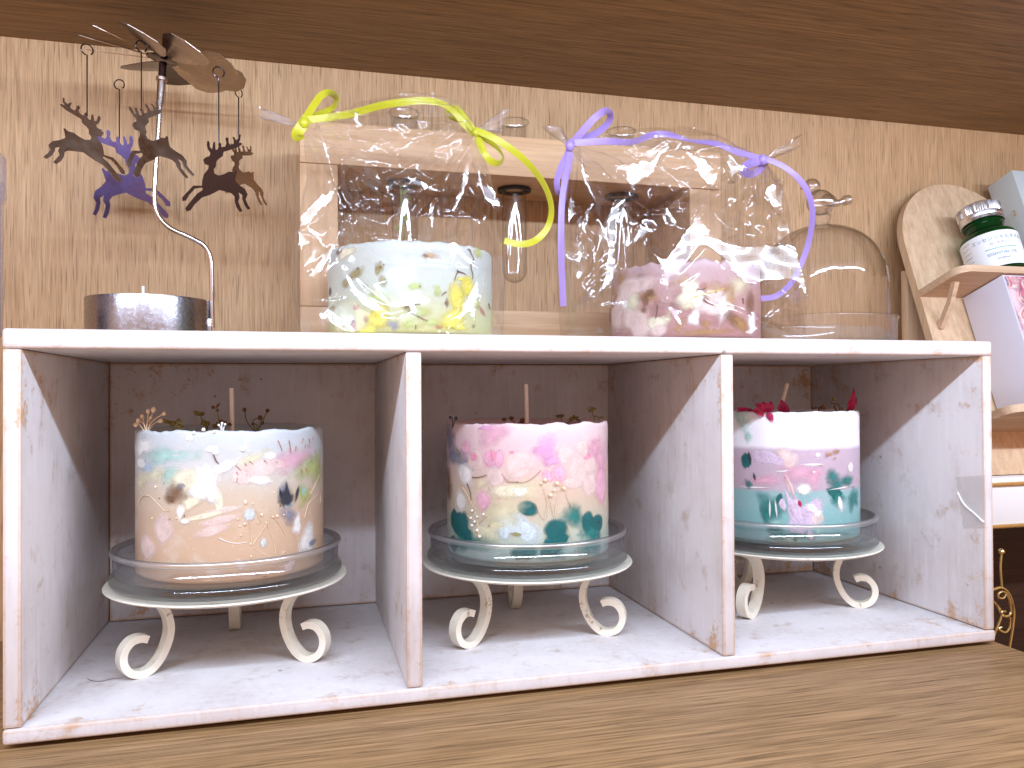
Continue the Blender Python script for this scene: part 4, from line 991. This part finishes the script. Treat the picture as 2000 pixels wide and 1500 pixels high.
E1 = Candle('pillar_candle', 'mauve pink candle with brown dried petals inside the lilac-ribboned bag',   .3915, BY, .0495, H_+.0012, .2490, M['wax_mauve'], seed=33, dip=.003, wob=.0022)
z = zoom(1160, 480, 5.882)
for x, y, w_, h_, r_, mt, sh in [
  (320, 400, 130, 220, -10, 'gold', 'blob'), (250, 560, 190, 180, 10, 'gold', 'blob'), (370, 620, 160, 200, 0, 'white', 'round'), (450, 640, 170, 200, 0, 'creamhaze', 'blob'), (260, 780, 120, 230, 0, 'blush', 'blob'), (500, 880, 260, 240, 0, 'blush', 'blob'), (640, 580, 130, 130, 0, 'gold', 'blob'), (640, 560, 110, 90, 10, 'brown', 'rag'), (590, 640, 70, 140, 0, 'brown', 'rag'), (580, 740, 60, 70, 0, 'brown', 'rag'), (720, 890, 170, 110, 0, 'cream', 'round'), (740, 960, 130, 110, 0, 'blush', 'round'), (1090, 560, 230, 170, 35, 'cream', 'blob'), (1180, 650, 110, 110, 0, 'white', 'leaf'), (1225, 570, 70, 110, -10, 'white', 'leaf'), (1020, 400, 170, 120, 10, 'gold', 'blob'), (1400, 530, 290, 190, 0, 'gold', 'blob'), (1400, 630, 230, 190, 0, 'blush', 'blob'), (1350, 740, 220, 120, -25, 'blush', 'blob'), (1500, 700, 110, 280, -20, 'white', 'leaf'), (1670, 450, 170, 210, 0, 'creamhaze', 'blob'), (1800, 660, 80, 240, -5, 'brown', 'leaf'), (1600, 840, 240, 130, -20, 'brown', 'rag'), (1680, 900, 200, 140, -30, 'gold', 'rag'), (1290, 900, 90, 90, 0, 'gold', 'rag'), (1150, 830, 110, 110, 0, 'white', 'blob'), (1090, 690, 130, 110, 0, 'creamhaze', 'blob'), (1250, 480, 160, 60, 10, 'red', 'blob'), (840, 800, 90, 100, -20, 'cream', 'blob'), (580, 820, 60, 70, 0, 'yellow', 'blob'), (1000, 890, 80, 140, -20, 'gold', 'rag'), (960, 960, 80, 60, 0, 'gold', 'rag'), (1810, 880, 60, 190, -10, 'white', 'leaf'), (1300, 990, 500, 60, 3, 'gold', 'rag'), (1020, 620, 260, 190, 0, 'dusty', 'blob'), (760, 760, 260, 200, 10, 'dusty', 'blob'), (1300, 840, 300, 160, -8, 'dusty', 'blob'), (430, 480, 240, 180, 0, 'blush', 'blob'), (1560, 600, 120, 160, 0, 'gold', 'blob')]:
    E1.petal(*z((x, y)), w_/5.882, h_/5.882, r_, mt, sh)
for p in ([(735, 680), (730, 760), (712, 840)], [(1260, 600), (1290, 650), (1375, 685)], [(180, 710), (175, 800), (185, 880)], [(1702, 600), (1710, 670)], [(1190, 500), (1250, 500), (1290, 480)]):
    E1.line([z(q) for q in p], .0009, M['twig'], 'twig', .0012)
E1.line([z(q) for q in [(1150, 590), (1220, 570), (1350, 535), (1490, 495)]], .0007, PM['yellow'], 'stem', .0013)

YB = [(-1, .16, .27, cos(rad(60)), sin(rad(60)), .022, .0042, .05), (-1, .235, .305, cos(rad(-35)), sin(rad(-35)), .016, .0040, .06), (-1, .19, .262, cos(rad(4)), sin(rad(4)), .014, .0030, .05), (-1, .268, .27, cos(rad(100)), sin(rad(100)), .012, -.0030, .05), (-1, .18, .33, cos(rad(-50)), sin(rad(-50)), .014, .0035, .05), (-1, .175, .222, cos(rad(-40)), sin(rad(-40)), .02, .0022, .03), (-1, .245, .226, cos(rad(65)), sin(rad(65)), .018, .0022, .03)]
b1 = bag('clear cellophane bag with yellow ribbon round a milky green candle', [(586, 652), (572, 560), (574, 450), (598, 345), (589, 246)], [(981, 656), (985, 540), (976, 428), (957, 340), (931, 258)], BY, .0105, 4, (((506, 208), (512, 232)), ((992, 210), (978, 258))), YB, .053, [
 [(671, 525), (684, 540), (700, 562), (725, 585), (745, 598), (770, 606), (797, 604), (772, 616), (740, 614), (708, 597), (686, 572)],
 [(939, 536), (938, 575), (926, 601), (924, 640), (917, 610), (896, 628), (870, 628), (894, 612), (916, 575)],
 [(874, 474), (890, 466), (914, 500), (936, 528), (904, 508), (892, 496), (881, 524)],
 [(732, 464), (790, 479), (840, 481), (874, 472), (842, 488), (790, 488)],
 [(661, 350), (652, 385), (612, 430), (583, 450), (586, 424), (630, 378)], [(582, 452), (612, 471), (583, 486)],
 [(680, 225), (716, 235), (700, 246)], [(795, 343), (840, 358), (870, 370), (833, 371), (804, 366), (790, 352)],
 [(616, 258), (624, 262), (664, 352), (656, 352)], [(929, 312), (944, 345), (962, 378), (976, 412), (962, 405), (940, 360)], [(660, 330), (700, 300), (760, 310), (838, 356), (752, 320), (704, 312)],
 [(840, 400), (852, 392), (846, 440), (838, 462)], [(600, 540), (640, 490), (660, 462), (642, 508), (612, 545)], [(905, 330), (918, 300), (914, 350), (890, 420), (884, 410)]])
PB = [(-1, .42, .275, cos(rad(75)), sin(rad(75)), .040, -.0060, .07), (-1, .40, .25, cos(rad(62)), sin(rad(62)), .030, .0050, .05), (-1, .345, .28, cos(rad(70)), sin(rad(70)), .020, .0045, .06), (-1, .37, .26, cos(rad(112)), sin(rad(112)), .016, -.0032, .05), (-1, .43, .315, cos(rad(-14)), sin(rad(-14)), .016, .0042, .06), (-1, .40, .322, cos(rad(25)), sin(rad(25)), .012, -.0036, .04), (-1, .37, .215, cos(rad(-35)), sin(rad(-35)), .014, .0030, .04)]
b2 = bag('clear cellophane bag with lilac ribbon round a mauve pink candle', [(1112, 655), (1103, 560), (1104, 440), (1112, 340), (1113, 283)], [(1572, 657), (1562, 590), (1548, 470), (1528, 365), (1491, 311)], BY, .0125, 11, (((1060, 246), (1098, 258)), ((1568, 262), (1545, 296))), PB, .053, [
 [(1375, 406), (1411, 445), (1459, 469), (1530, 486), (1551, 590), (1527, 557), (1493, 551), (1459, 554), (1428, 506), (1394, 479), (1374, 479), (1360, 496), (1336, 523), (1306, 547), (1299, 590), (1292, 520), (1276, 482), (1302, 503), (1343, 452)],
 [(1218, 382), (1225, 418), (1206, 486), (1194, 554), (1128, 597), (1168, 551), (1190, 486), (1186, 418)],
 [(1105, 372), (1133, 415), (1107, 437)], [(1197, 326), (1238, 322), (1292, 273), (1303, 292), (1278, 336), (1244, 366), (1224, 336)],
 [(1330, 297), (1374, 314), (1405, 333), (1409, 366), (1380, 350), (1353, 330)], [(1300, 592), (1327, 602), (1330, 644), (1314, 622)],
 [(1510, 358), (1534, 430), (1513, 398), (1494, 366)], [(1112, 300), (1150, 345), (1196, 388), (1160, 378), (1128, 330)], [(1240, 300), (1290, 290), (1270, 312)],
 [(1420, 300), (1450, 330), (1438, 352), (1424, 330)], [(1250, 440), (1278, 446), (1236, 478)], [(1128, 470), (1158, 400), (1150, 440), (1112, 490)]])

ry = BY-.010; YS = M['yellow_satin']; hw = .0021
ribbon(b1, 'bow_loop', [(592, 240, .055), (612, 207, .050), (628, 186, .047), (645, 181, .049), (656, 192, .055), (652, 208, .060), (636, 218, .061), (612, 228, .058), (596, 240, .055)], YS, hw, twist=[0, 10, 30, 60, 60, 40, 20, 10, 0])
ribbon(b1, 'ribbon_tail', [(602, 229, .052), (590, 246, .050), (580, 262, .051), (586, 274, .054)], YS, .0032, twist=[0, 0, 0, 30])
ribbon(b1, 'ribbon_band', [(598, 234, .052), (640, 230, .050), (690, 221, .046), (740, 207, .043), (790, 199, .042), (835, 197, .043), (866, 204, .046), (888, 220, .050), (906, 242, .052), (926, 262, .053)], YS, hw, twist=[0, 5, 20, 25, 12, 0, -10, -10, 0, 0])
ribbon(b1, 'bow_loop', [(930, 262, .056), (903, 238, .060), (880, 230, .062), (875, 218, .061), (888, 212, .057), (902, 224, .053), (924, 254, .051)], YS, hw, twist=[0, 20, 50, 60, 40, 10, 0])
ribbon(b1, 'bow_loop', [(932, 262, .050), (944, 296, .047), (958, 314, .046), (974, 319, .047), (982, 308, .050), (972, 290, .052), (950, 272, .052), (934, 262, .051)], YS, .0022, twist=[0, 10, 30, 55, 60, 40, 20, 0])
ribbon(b1, 'ribbon_tail', [(928, 254, .049), (965, 270, .044), (1010, 300, .040), (1045, 335, .038), (1068, 372, .038), (1077, 410, .040), (1069, 445, .043), (1045, 470, .045), (1015, 477, .048), (985, 470, .050)], YS, hw, twist=[0, 10, 30, 55, 62, 60, 30, 0, 0, 10])
for p in ((594, 240), (931, 259)):
    c = at(p[0], p[1], .050); MB().ball(c, .0030, 10, 7, (1, .7, 1.15)).out('knot', YS, b1)
PS = M['lilac_satin']
ribbon(b2, 'bow_loop', [(1118, 280, .054), (1140, 254, .050), (1162, 230, .048), (1181, 217, .049), (1192, 224, .054), (1188, 240, .058), (1168, 258, .059), (1142, 270, .057), (1120, 281, .055)], PS, .0023, twist=[0, 0, 10, 40, 70, 40, 15, 5, 0])
ribbon(b2, 'bow_loop', [(1113, 292, .052), (1098, 322, .048), (1088, 352, .046), (1090, 374, .047), (1099, 372, .050), (1108, 340, .052), (1114, 300, .052)], PS, .0020, twist=[0, 20, 40, 60, 50, 20, 0])
ribbon(b2, 'ribbon_tail', [(1113, 296, .050), (1105, 340, .047), (1098, 390, .045), (1096, 450, .044), (1097, 520, .045), (1100, 598, .046)], PS, .0020, twist=[0, 10, 0, 20, 10, 30])
ribbon(b2, 'ribbon_band', [(1122, 279, .051), (1180, 276, .047), (1236, 277, .044), (1272, 264, .042), (1306, 263, .042), (1350, 275, .043), (1400, 281, .044), (1440, 297, .046), (1486, 310, .050)], PS, .0021, twist=[0, 10, 50, 20, -10, -50, -10, 10, 0])
ribbon(b2, 'bow_loop', [(1490, 312, .050), (1466, 319, .047), (1453, 330, .046), (1463, 340, .048), (1482, 332, .052), (1493, 315, .052)], PS, .0030, twist=[0, 10, 40, 50, 20, 0])
ribbon(b2, 'ribbon_tail', [(1488, 308, .049), (1530, 325, .045), (1565, 355, .042), (1581, 385, .041), (1587, 420, .042), (1580, 470, .046), (1565, 515, .050), (1546, 552, .052), (1516, 578, .050), (1486, 583, .047)], PS, .0019, twist=[0, 5, 25, 45, 55, 50, 30, 30, 10, 0])
for p in ((1113, 284), (1490, 312)):
    c = at(p[0], p[1], .049); MB().ball(c, .0032, 10, 7, (1, .7, 1.2)).out('knot', PS, b2)

# ================================================================== GLASS CLOCHE WITH BIRD
GX, GY = .5208, .090
cl = root('glass_cloche', (GX, GY, H_), 'clear ribbed glass dome with a glass bird on top', 'cloche')
rd = .0458
def flute(r, z, a, j): return r*(1+.030*abs(sin(5*a+.4))**.7*min(1, z/.02)*min(1, max(0, (.0915-z)/.02)+.1)) if r > .004 else r
dome = [(rd+.0006, .0060), (rd, .010)] + [(rd, .010+.036*i/6) for i in range(1, 7)] + [(rd*cos(t)**.86, .046+.0465*sin(t)) for t in [pi/2*i/22 for i in range(1, 21)]] + [(.0052, .0920), (.0050, .0955), (.0068, .0985), (.0062, .1005), (.004, .1015)]
MB().lathe(dome, (GX, GY, H_), 160, flute).out('dome', M['thin_glass'], cl, sharp=None)
MB().lathe([(.0003, .0012), (.047, .0012), (.0500, .0022), (.0512, .0048), (.0514, .0180)] + [(.0513+.0015*cos(q), .0205+.0015*sin(q)) for q in [-1.2+3.9*i/12 for i in range(13)]] + [(.0500, .0175), (.0500, .0060), (.0480, .0042), (.0003, .0040)], (GX, GY, H_), 128).out('base_dish', M['cloche_dish'], cl, sharp=None)
bz = H_+.1015
bird = MB()
bird.ball((GX-.001, GY, bz+.0085), .0098, 20, 12, (1.15, .85, 1.0))
bird.ball((GX-.0085, GY, bz+.0200), .0062, 18, 10, (1.05, .95, 1.0))
bird.xf(Matrix.Identity(4))
bird.out('bird_body', M['bird_glass'], cl, sharp=None)
MB().tube([(GX-.0140, GY, bz+.0195), (GX-.0185, GY, bz+.0178)], [.0020, .0004], 10).out('beak', M['bird_glass'], cl)
MB().tube(smooth_path([(GX+.008, GY, bz+.0085), (GX+.014, GY, bz+.0090), (GX+.019, GY, bz+.0110), (GX+.0245, GY, bz+.0120)]), [.0028]*7+[.0022]*6+[.0038]*6, 12).out('tail', M['bird_glass'], cl)
MB().ball((GX+.001, GY-.0075, bz+.0085), .0058, 14, 8, (1.2, .4, .85)).out('wing', M['bird_glass'], cl)

# ================================================================== LEANING PLYWOOD DISPLAY (right)
LE = rad(19.5)
va, vb, vc = Vector((1, 0, 0)), Vector((0, sin(LE), cos(LE))), Vector((0, cos(LE), -sin(LE)))
TOP = Vector((.728, .1855, .360))
SM = Matrix((va, vc, vb)).transposed().to_4x4(); SM.translation = Vector((0, TOP.y, TOP.z))   # local: x = world x, y = into the panel, z = up the panel
def stand_pt(px, py, d):
    D = ray(px, py); t = ((TOP-CAM).dot(vc)-d)/D.dot(vc); return CAM+D*t
sd = root('wooden_display_stand', (.728, .12, .0975), 'leaning plywood stand with rounded top and two small planks', 'stand')
HW = .0680; zc = -.0672; n = 28
ol = [(.728-HW+.0008, -.2775)] + [(.728-HW*cos(pi*i/n), zc+HW*sin(pi*i/n)) for i in range(n+1)] + [(.728+HW-.0008, -.2775)]
k = len(ol); th = .0075
v = [(x, 0, q) for x, q in ol] + [(x, th, q) for x, q in ol]
MB().add(v, [tuple(range(k))[::-1], tuple(range(k, 2*k))] + [(j, (j+1) % k, k+(j+1) % k, k+j) for j in range(k)]).xf(SM).out('back_board', M['ply'], sd, sharp=30)
def plank(zt_, dep, th_):
    x0, x1 = .728-HW, .728+HW; r_ = .012
    ol = [(x0, -.0002)] + [(x0+r_-r_*cos(a), -dep+r_-r_*sin(a)) for a in [pi/2*i/8 for i in range(9)]] + [(x1-r_+r_*sin(a), -dep+r_-r_*cos(a)) for a in [pi/2*i/8 for i in range(9)]] + [(x1, -.0002)]
    k = len(ol); v = [(x, y, zt_) for x, y in ol] + [(x, y, zt_-th_) for x, y in ol]
    MB().add(v, [tuple(range(k)), tuple(reversed(range(k, 2*k)))] + [(j, k+j, k+(j+1) % k, (j+1) % k) for j in range(k)]).xf(SM).out('plank', M['ply_x'], sd, sharp=30)
plank(-.1120, .048, .0062); plank(-.2350, .055, .0062)
inv = SM.inverted()
MB().bar([SM @ Vector((.6700, -.030, -.1184)), SM @ Vector((.6705, -.019, -.132)), SM @ Vector((.6715, -.0006, -.1475))], va, .0022, .0022).out('peg', M['ply_x'], sd)
MB().box((.6640, .166, .0977), (.7920, .1735, .275), .0006).out('rear_leg', M['ply'], sd)

# ledge the stand stands on
lg = root('white_ledge', (.90, .14, .056), 'glossy white ledge with two gold bands at the right edge', 'ledge')
MB().box((.600, .084, .0566), (1.4, .194, .0973), .0015).out('board', M['white_lacquer'], lg)
for z0, z1 in ((.0905, .0935), (.0568, .0600)):
    MB().box((.601, .0822, z0), (1.399, .0836, z1), .0004).out('gold_band', M['gold'], lg)

# essential oil bottle on the upper plank
bc = inv @ stand_pt(1930, 455, .0245); bx_, bd = bc.x-.003, -.0245
BM = SM @ Matrix.Translation((bx_, bd, -.1118))
bt = root('oil_bottle', tuple((SM @ Vector((bx_, bd, -.1118)))), 'small green glass bottle with white label and ribbed metal cap', 'bottle')
br = .0228
MB().lathe([(.0003, .0004), (br-.002, .0004), (br, .0025), (br, .0375), (br-.0015, .0405), (.0165, .0440), (.0150, .0455), (.0150, .0500), (.0162, .0510), (.0162, .0525), (.0150, .0535), (.0150, .0565), (.0003, .0566)], (0, 0, 0), 64).xf(BM).out('glass_body', M['bottle'], bt)
cap = [(.0170, .0535), (.0178, .0538), (.0178, .0562), (.0173, .0566), (.0178, .0576), (.0178, .0602), (.0174, .0606), (.0178, .0614), (.0178, .0690), (.0165, .0702), (.0003, .0703)]
MB().lathe(cap, (0, 0, 0), 120, lambda r, z, a, j: r+(.00045*(1 if int(a/(2*pi)*120) % 2 else -1) if   .0610 < z < .0695 else 0)).xf(BM).out('cap', M['alu'], bt)
camL = BM.inverted() @ CAM; a_c = math.atan2(camL.y, camL.x)
v = []; f = []; n = 40
for i in range(n+1):
    a = a_c - 1.75+3.5*i/n
    for q in (.0040, .0362): v.append((( br+.0002)*cos(a), (br+.0002)*sin(a), q))
for i in range(n): f.append((2*i, 2*i+2, 2*i+3, 2*i+1))
MB().add(v, f).xf(BM).out('label', M['label_paper'], bt)
def text_mesh(body, size, align='CENTER'):
    cu = bpy.data.curves.new('txt', 'FONT'); cu.body = body; cu.size = size; cu.align_x = align; cu.resolution_u = 2
    o = bpy.data.objects.new('txt', cu); col.objects.link(o); bpy.context.view_layer.update()
    me = bpy.data.meshes.new_from_object(o.evaluated_get(bpy.context.evaluated_depsgraph_get()))
    v = [q.co.copy() for q in me.vertices]; f = [tuple(p.vertices) for p in me.polygons]
    bpy.data.objects.remove(o); bpy.data.curves.remove(cu); bpy.data.meshes.remove(me); return v, f
def on_bottle(body, size, a0, z0, mat, name='lettering', rot=0):
    v, f = text_mesh(body, size)
    if rot: v = [Vector((q.y, -q.x, 0)) if rot < 0 else Vector((-q.y, q.x, 0)) for q in v]
    v = [Vector(((br+.00045)*cos(a0+q.x/br), (br+.00045)*sin(a0+q.x/br), z0+q.y)) for q in v]
    MB().add(v, f).xf(BM).out(name, mat, bt, smooth=False)
a_t = a_c+.36
on_bottle('エッセンシャルオイル', .0043, a_t, .0285, M['ink_blue'])
on_bottle('ローズマリー', .0027, a_t, .0242, M['ink_dark'])
on_bottle('ESSENTIAL OIL', .0036, a_t, .0143, M['ink_blue'])
on_bottle('ROSEMARY', .0021, a_t, .0098, M['ink_dark'])
v = []; f = []
for i in range(17):
    a = a_t-.55+1.1*i/16
    for q in (.0200, .0207): v.append(((br+.0004)*cos(a), (br+.0004)*sin(a), q))
for i in range(16): f.append((2*i, 2*i+2, 2*i+3, 2*i+1))
MB().add(v, f).xf(BM).out('printed_line', M['ink_teal'], bt)
# fine print on the left of the label: short dark strokes, too small to read
mb = MB()
for rw in range(7):
    zz = .0325-rw*.0042; x = 0.
    for c in range(5):
        a = a_c-1.02+c*.075; w_ = R.uniform(.03, .055); hh = R.uniform(.0011, .0019)
        r2 = br+.0004
        for part in range(2):
            aa = a+part*.02; z2 = zz+R.uniform(-.0005, .0005)
            mb.add([(r2*cos(aa), r2*sin(aa), z2), (r2*cos(aa+w_*.45), r2*sin(aa+w_*.45), z2), (r2*cos(aa+w_*.45), r2*sin(aa+w_*.45), z2+hh*.4), (r2*cos(aa), r2*sin(aa), z2+hh*.4)], [(0, 1, 2, 3)])
mb.xf(BM).out('fine_print', M['ink_dark'], bt, smooth=False)

# pale box on the upper plank, behind the bottle
pb = root('pale_box', tuple(SM @ Vector((.79, -.02, -.1118))), 'tall pale grey-green carton with gold mark behind the green bottle', 'box')
MB().box((.7723, -.0300, -.1116), (.8300, -.0015, -.0005), .0004).xf(SM).out('carton', M['pale_card'], pb)
v, f = text_mesh('2', .0085)
mt = SM @ Matrix.Translation((.7720, -.0190, -.0420)) @ Matrix(((0, 0, 1, 0), (-1, 0, 0, 0), (0, 1, 0, 0), (0, 0, 0, 1)))
MB().add(v, f).xf(mt).out('gold_mark', M['gold'], pb, smooth=False)
# navy cap
nj = root('navy_jar', tuple(SM @ Vector((.7622, -.0100, -.1118))), 'small navy blue ridged cap behind the green bottle at the right edge', 'jar')
NJ = SM @ Matrix.Translation((.7622, -.0100, -.1118))
MB().lathe([(.0003, .0004), (.0080, .0004), (.0084, .002), (.0084, .0275), (.0078, .0290), (.0003, .0292)], (0, 0, 0), 96, lambda r, z, a, j: r+(.0003*sin(24*a) if r > .0082 else 0)).xf(NJ).out('cap', M['navy'], nj)
# floral box on the lower plank
fb = root('floral_box', tuple(SM @ Vector((.75, -.022, -.2348))), 'white carton with pink floral print on its front, under the upper plank', 'box')
MB().box((.7033, -.0455, -.2347), (.8200, -.0015, -.1190), .0004).xf(SM).out('carton', M['white_card'], fb)
v = [SM @ Vector(q) for q in ((.7042, -.0459, -.2335), (.8190, -.0459, -.2335), (.8190, -.0459, -.1202), (.7042, -.0459, -.1202))]
mesh('printed_front', v, [(0, 1, 2, 3)], M['print'], fb)
v, f = text_mesh('D', .011)
MB().add(v, f).xf(SM @ Matrix.Translation((.7185, -.0463, -.1400)) @ Matrix.Rotation(rad(22), 4, 'Y') @ Matrix.Rotation(pi/2, 4, 'X')).out('lettering', M['ink_pink'], fb, smooth=False)

# gold wire holder low at the right
gw = root('gold_wire_stand', (.630, .02, -.075), 'gold wire scroll stand in the dark gap right of the box', 'wire stand')
def wire(pts, y, r=.0008): return MB().tube(smooth_path([at(q[0], q[1], y) for q in pts], 6), r, 8)
wire([(1938, 1152), (1955, 1148), (1970, 1160), (1980, 1190), (1978, 1225), (1972, 1262), (1966, 1300)], .03, .0010).out('frame', M['gold'], gw)
wire([(1936, 1270), (1942, 1240), (1955, 1205), (1952, 1190), (1940, 1175)], .034, .0010).out('frame', M['gold'], gw)
for p in ([(1966, 1158), (1960, 1168), (1951, 1168), (1950, 1160), (1958, 1156), (1968, 1162), (1974, 1185), (1974, 1198), (1966, 1204), (1958, 1200), (1957, 1195), (1964, 1194)], [(1973, 1205), (1972, 1225), (1964, 1235), (1955, 1232), (1951, 1228), (1956, 1225)]):
    wire(p, .028, .0008).out('scroll', M['gold'], gw)
wire([(1956, 1080), (1954, 1110), (1957, 1150)], .04, .0009).out('upright', M['gold'], gw)
MB().ball(at(1956, 1078, .04), .0024, 10, 7).out('finial', M['gold'], gw)
MB().box((.60, -.03, -.075), (.66, .06, -.0735), .0004).out('foot_plate', M['gold'], gw)

hr = MB().tube(smooth_path([at(q[0], q[1], 0) + ray(q[0], q[1])*(((zb+.0004-at(q[0], q[1], 0).z)/ray(q[0], q[1]).z)) for q in ((170, 1325), (182, 1330), (200, 1330), (222, 1325), (240, 1324))]), .00013, 5).out('hair', M['char'])
tag(hr, 'thin dark hair lying on the floor of the leftmost compartment', 'hair')
# frosted tube at the left edge
fx, fy = -.0452, .075
ft = root('frosted_jar', (fx, fy, H_), 'frosted plastic jar with clear lid cut off by the left edge', 'jar')
MB().lathe([(.0003, .0008), (.020, .0008), (.021, .002), (.0213, .088), (.0205, .0885), (.0200, .088), (.0198, .003)], (fx, fy, H_), 48).out('body', M['frost'], ft)
MB().lathe([(.0225, .078), (.0228, .080), (.0225, .102), (.019, .106), (.012, .1085), (.0003, .109)], (fx, fy, H_), 48).out('lid', M['frost'], ft)
MB().lathe([(.0195, .002), (.0195, .026), (.0003, .026)], (fx, fy, H_), 48).out('contents', M['brown_dry'], ft)
print('objects', len(bpy.data.objects))
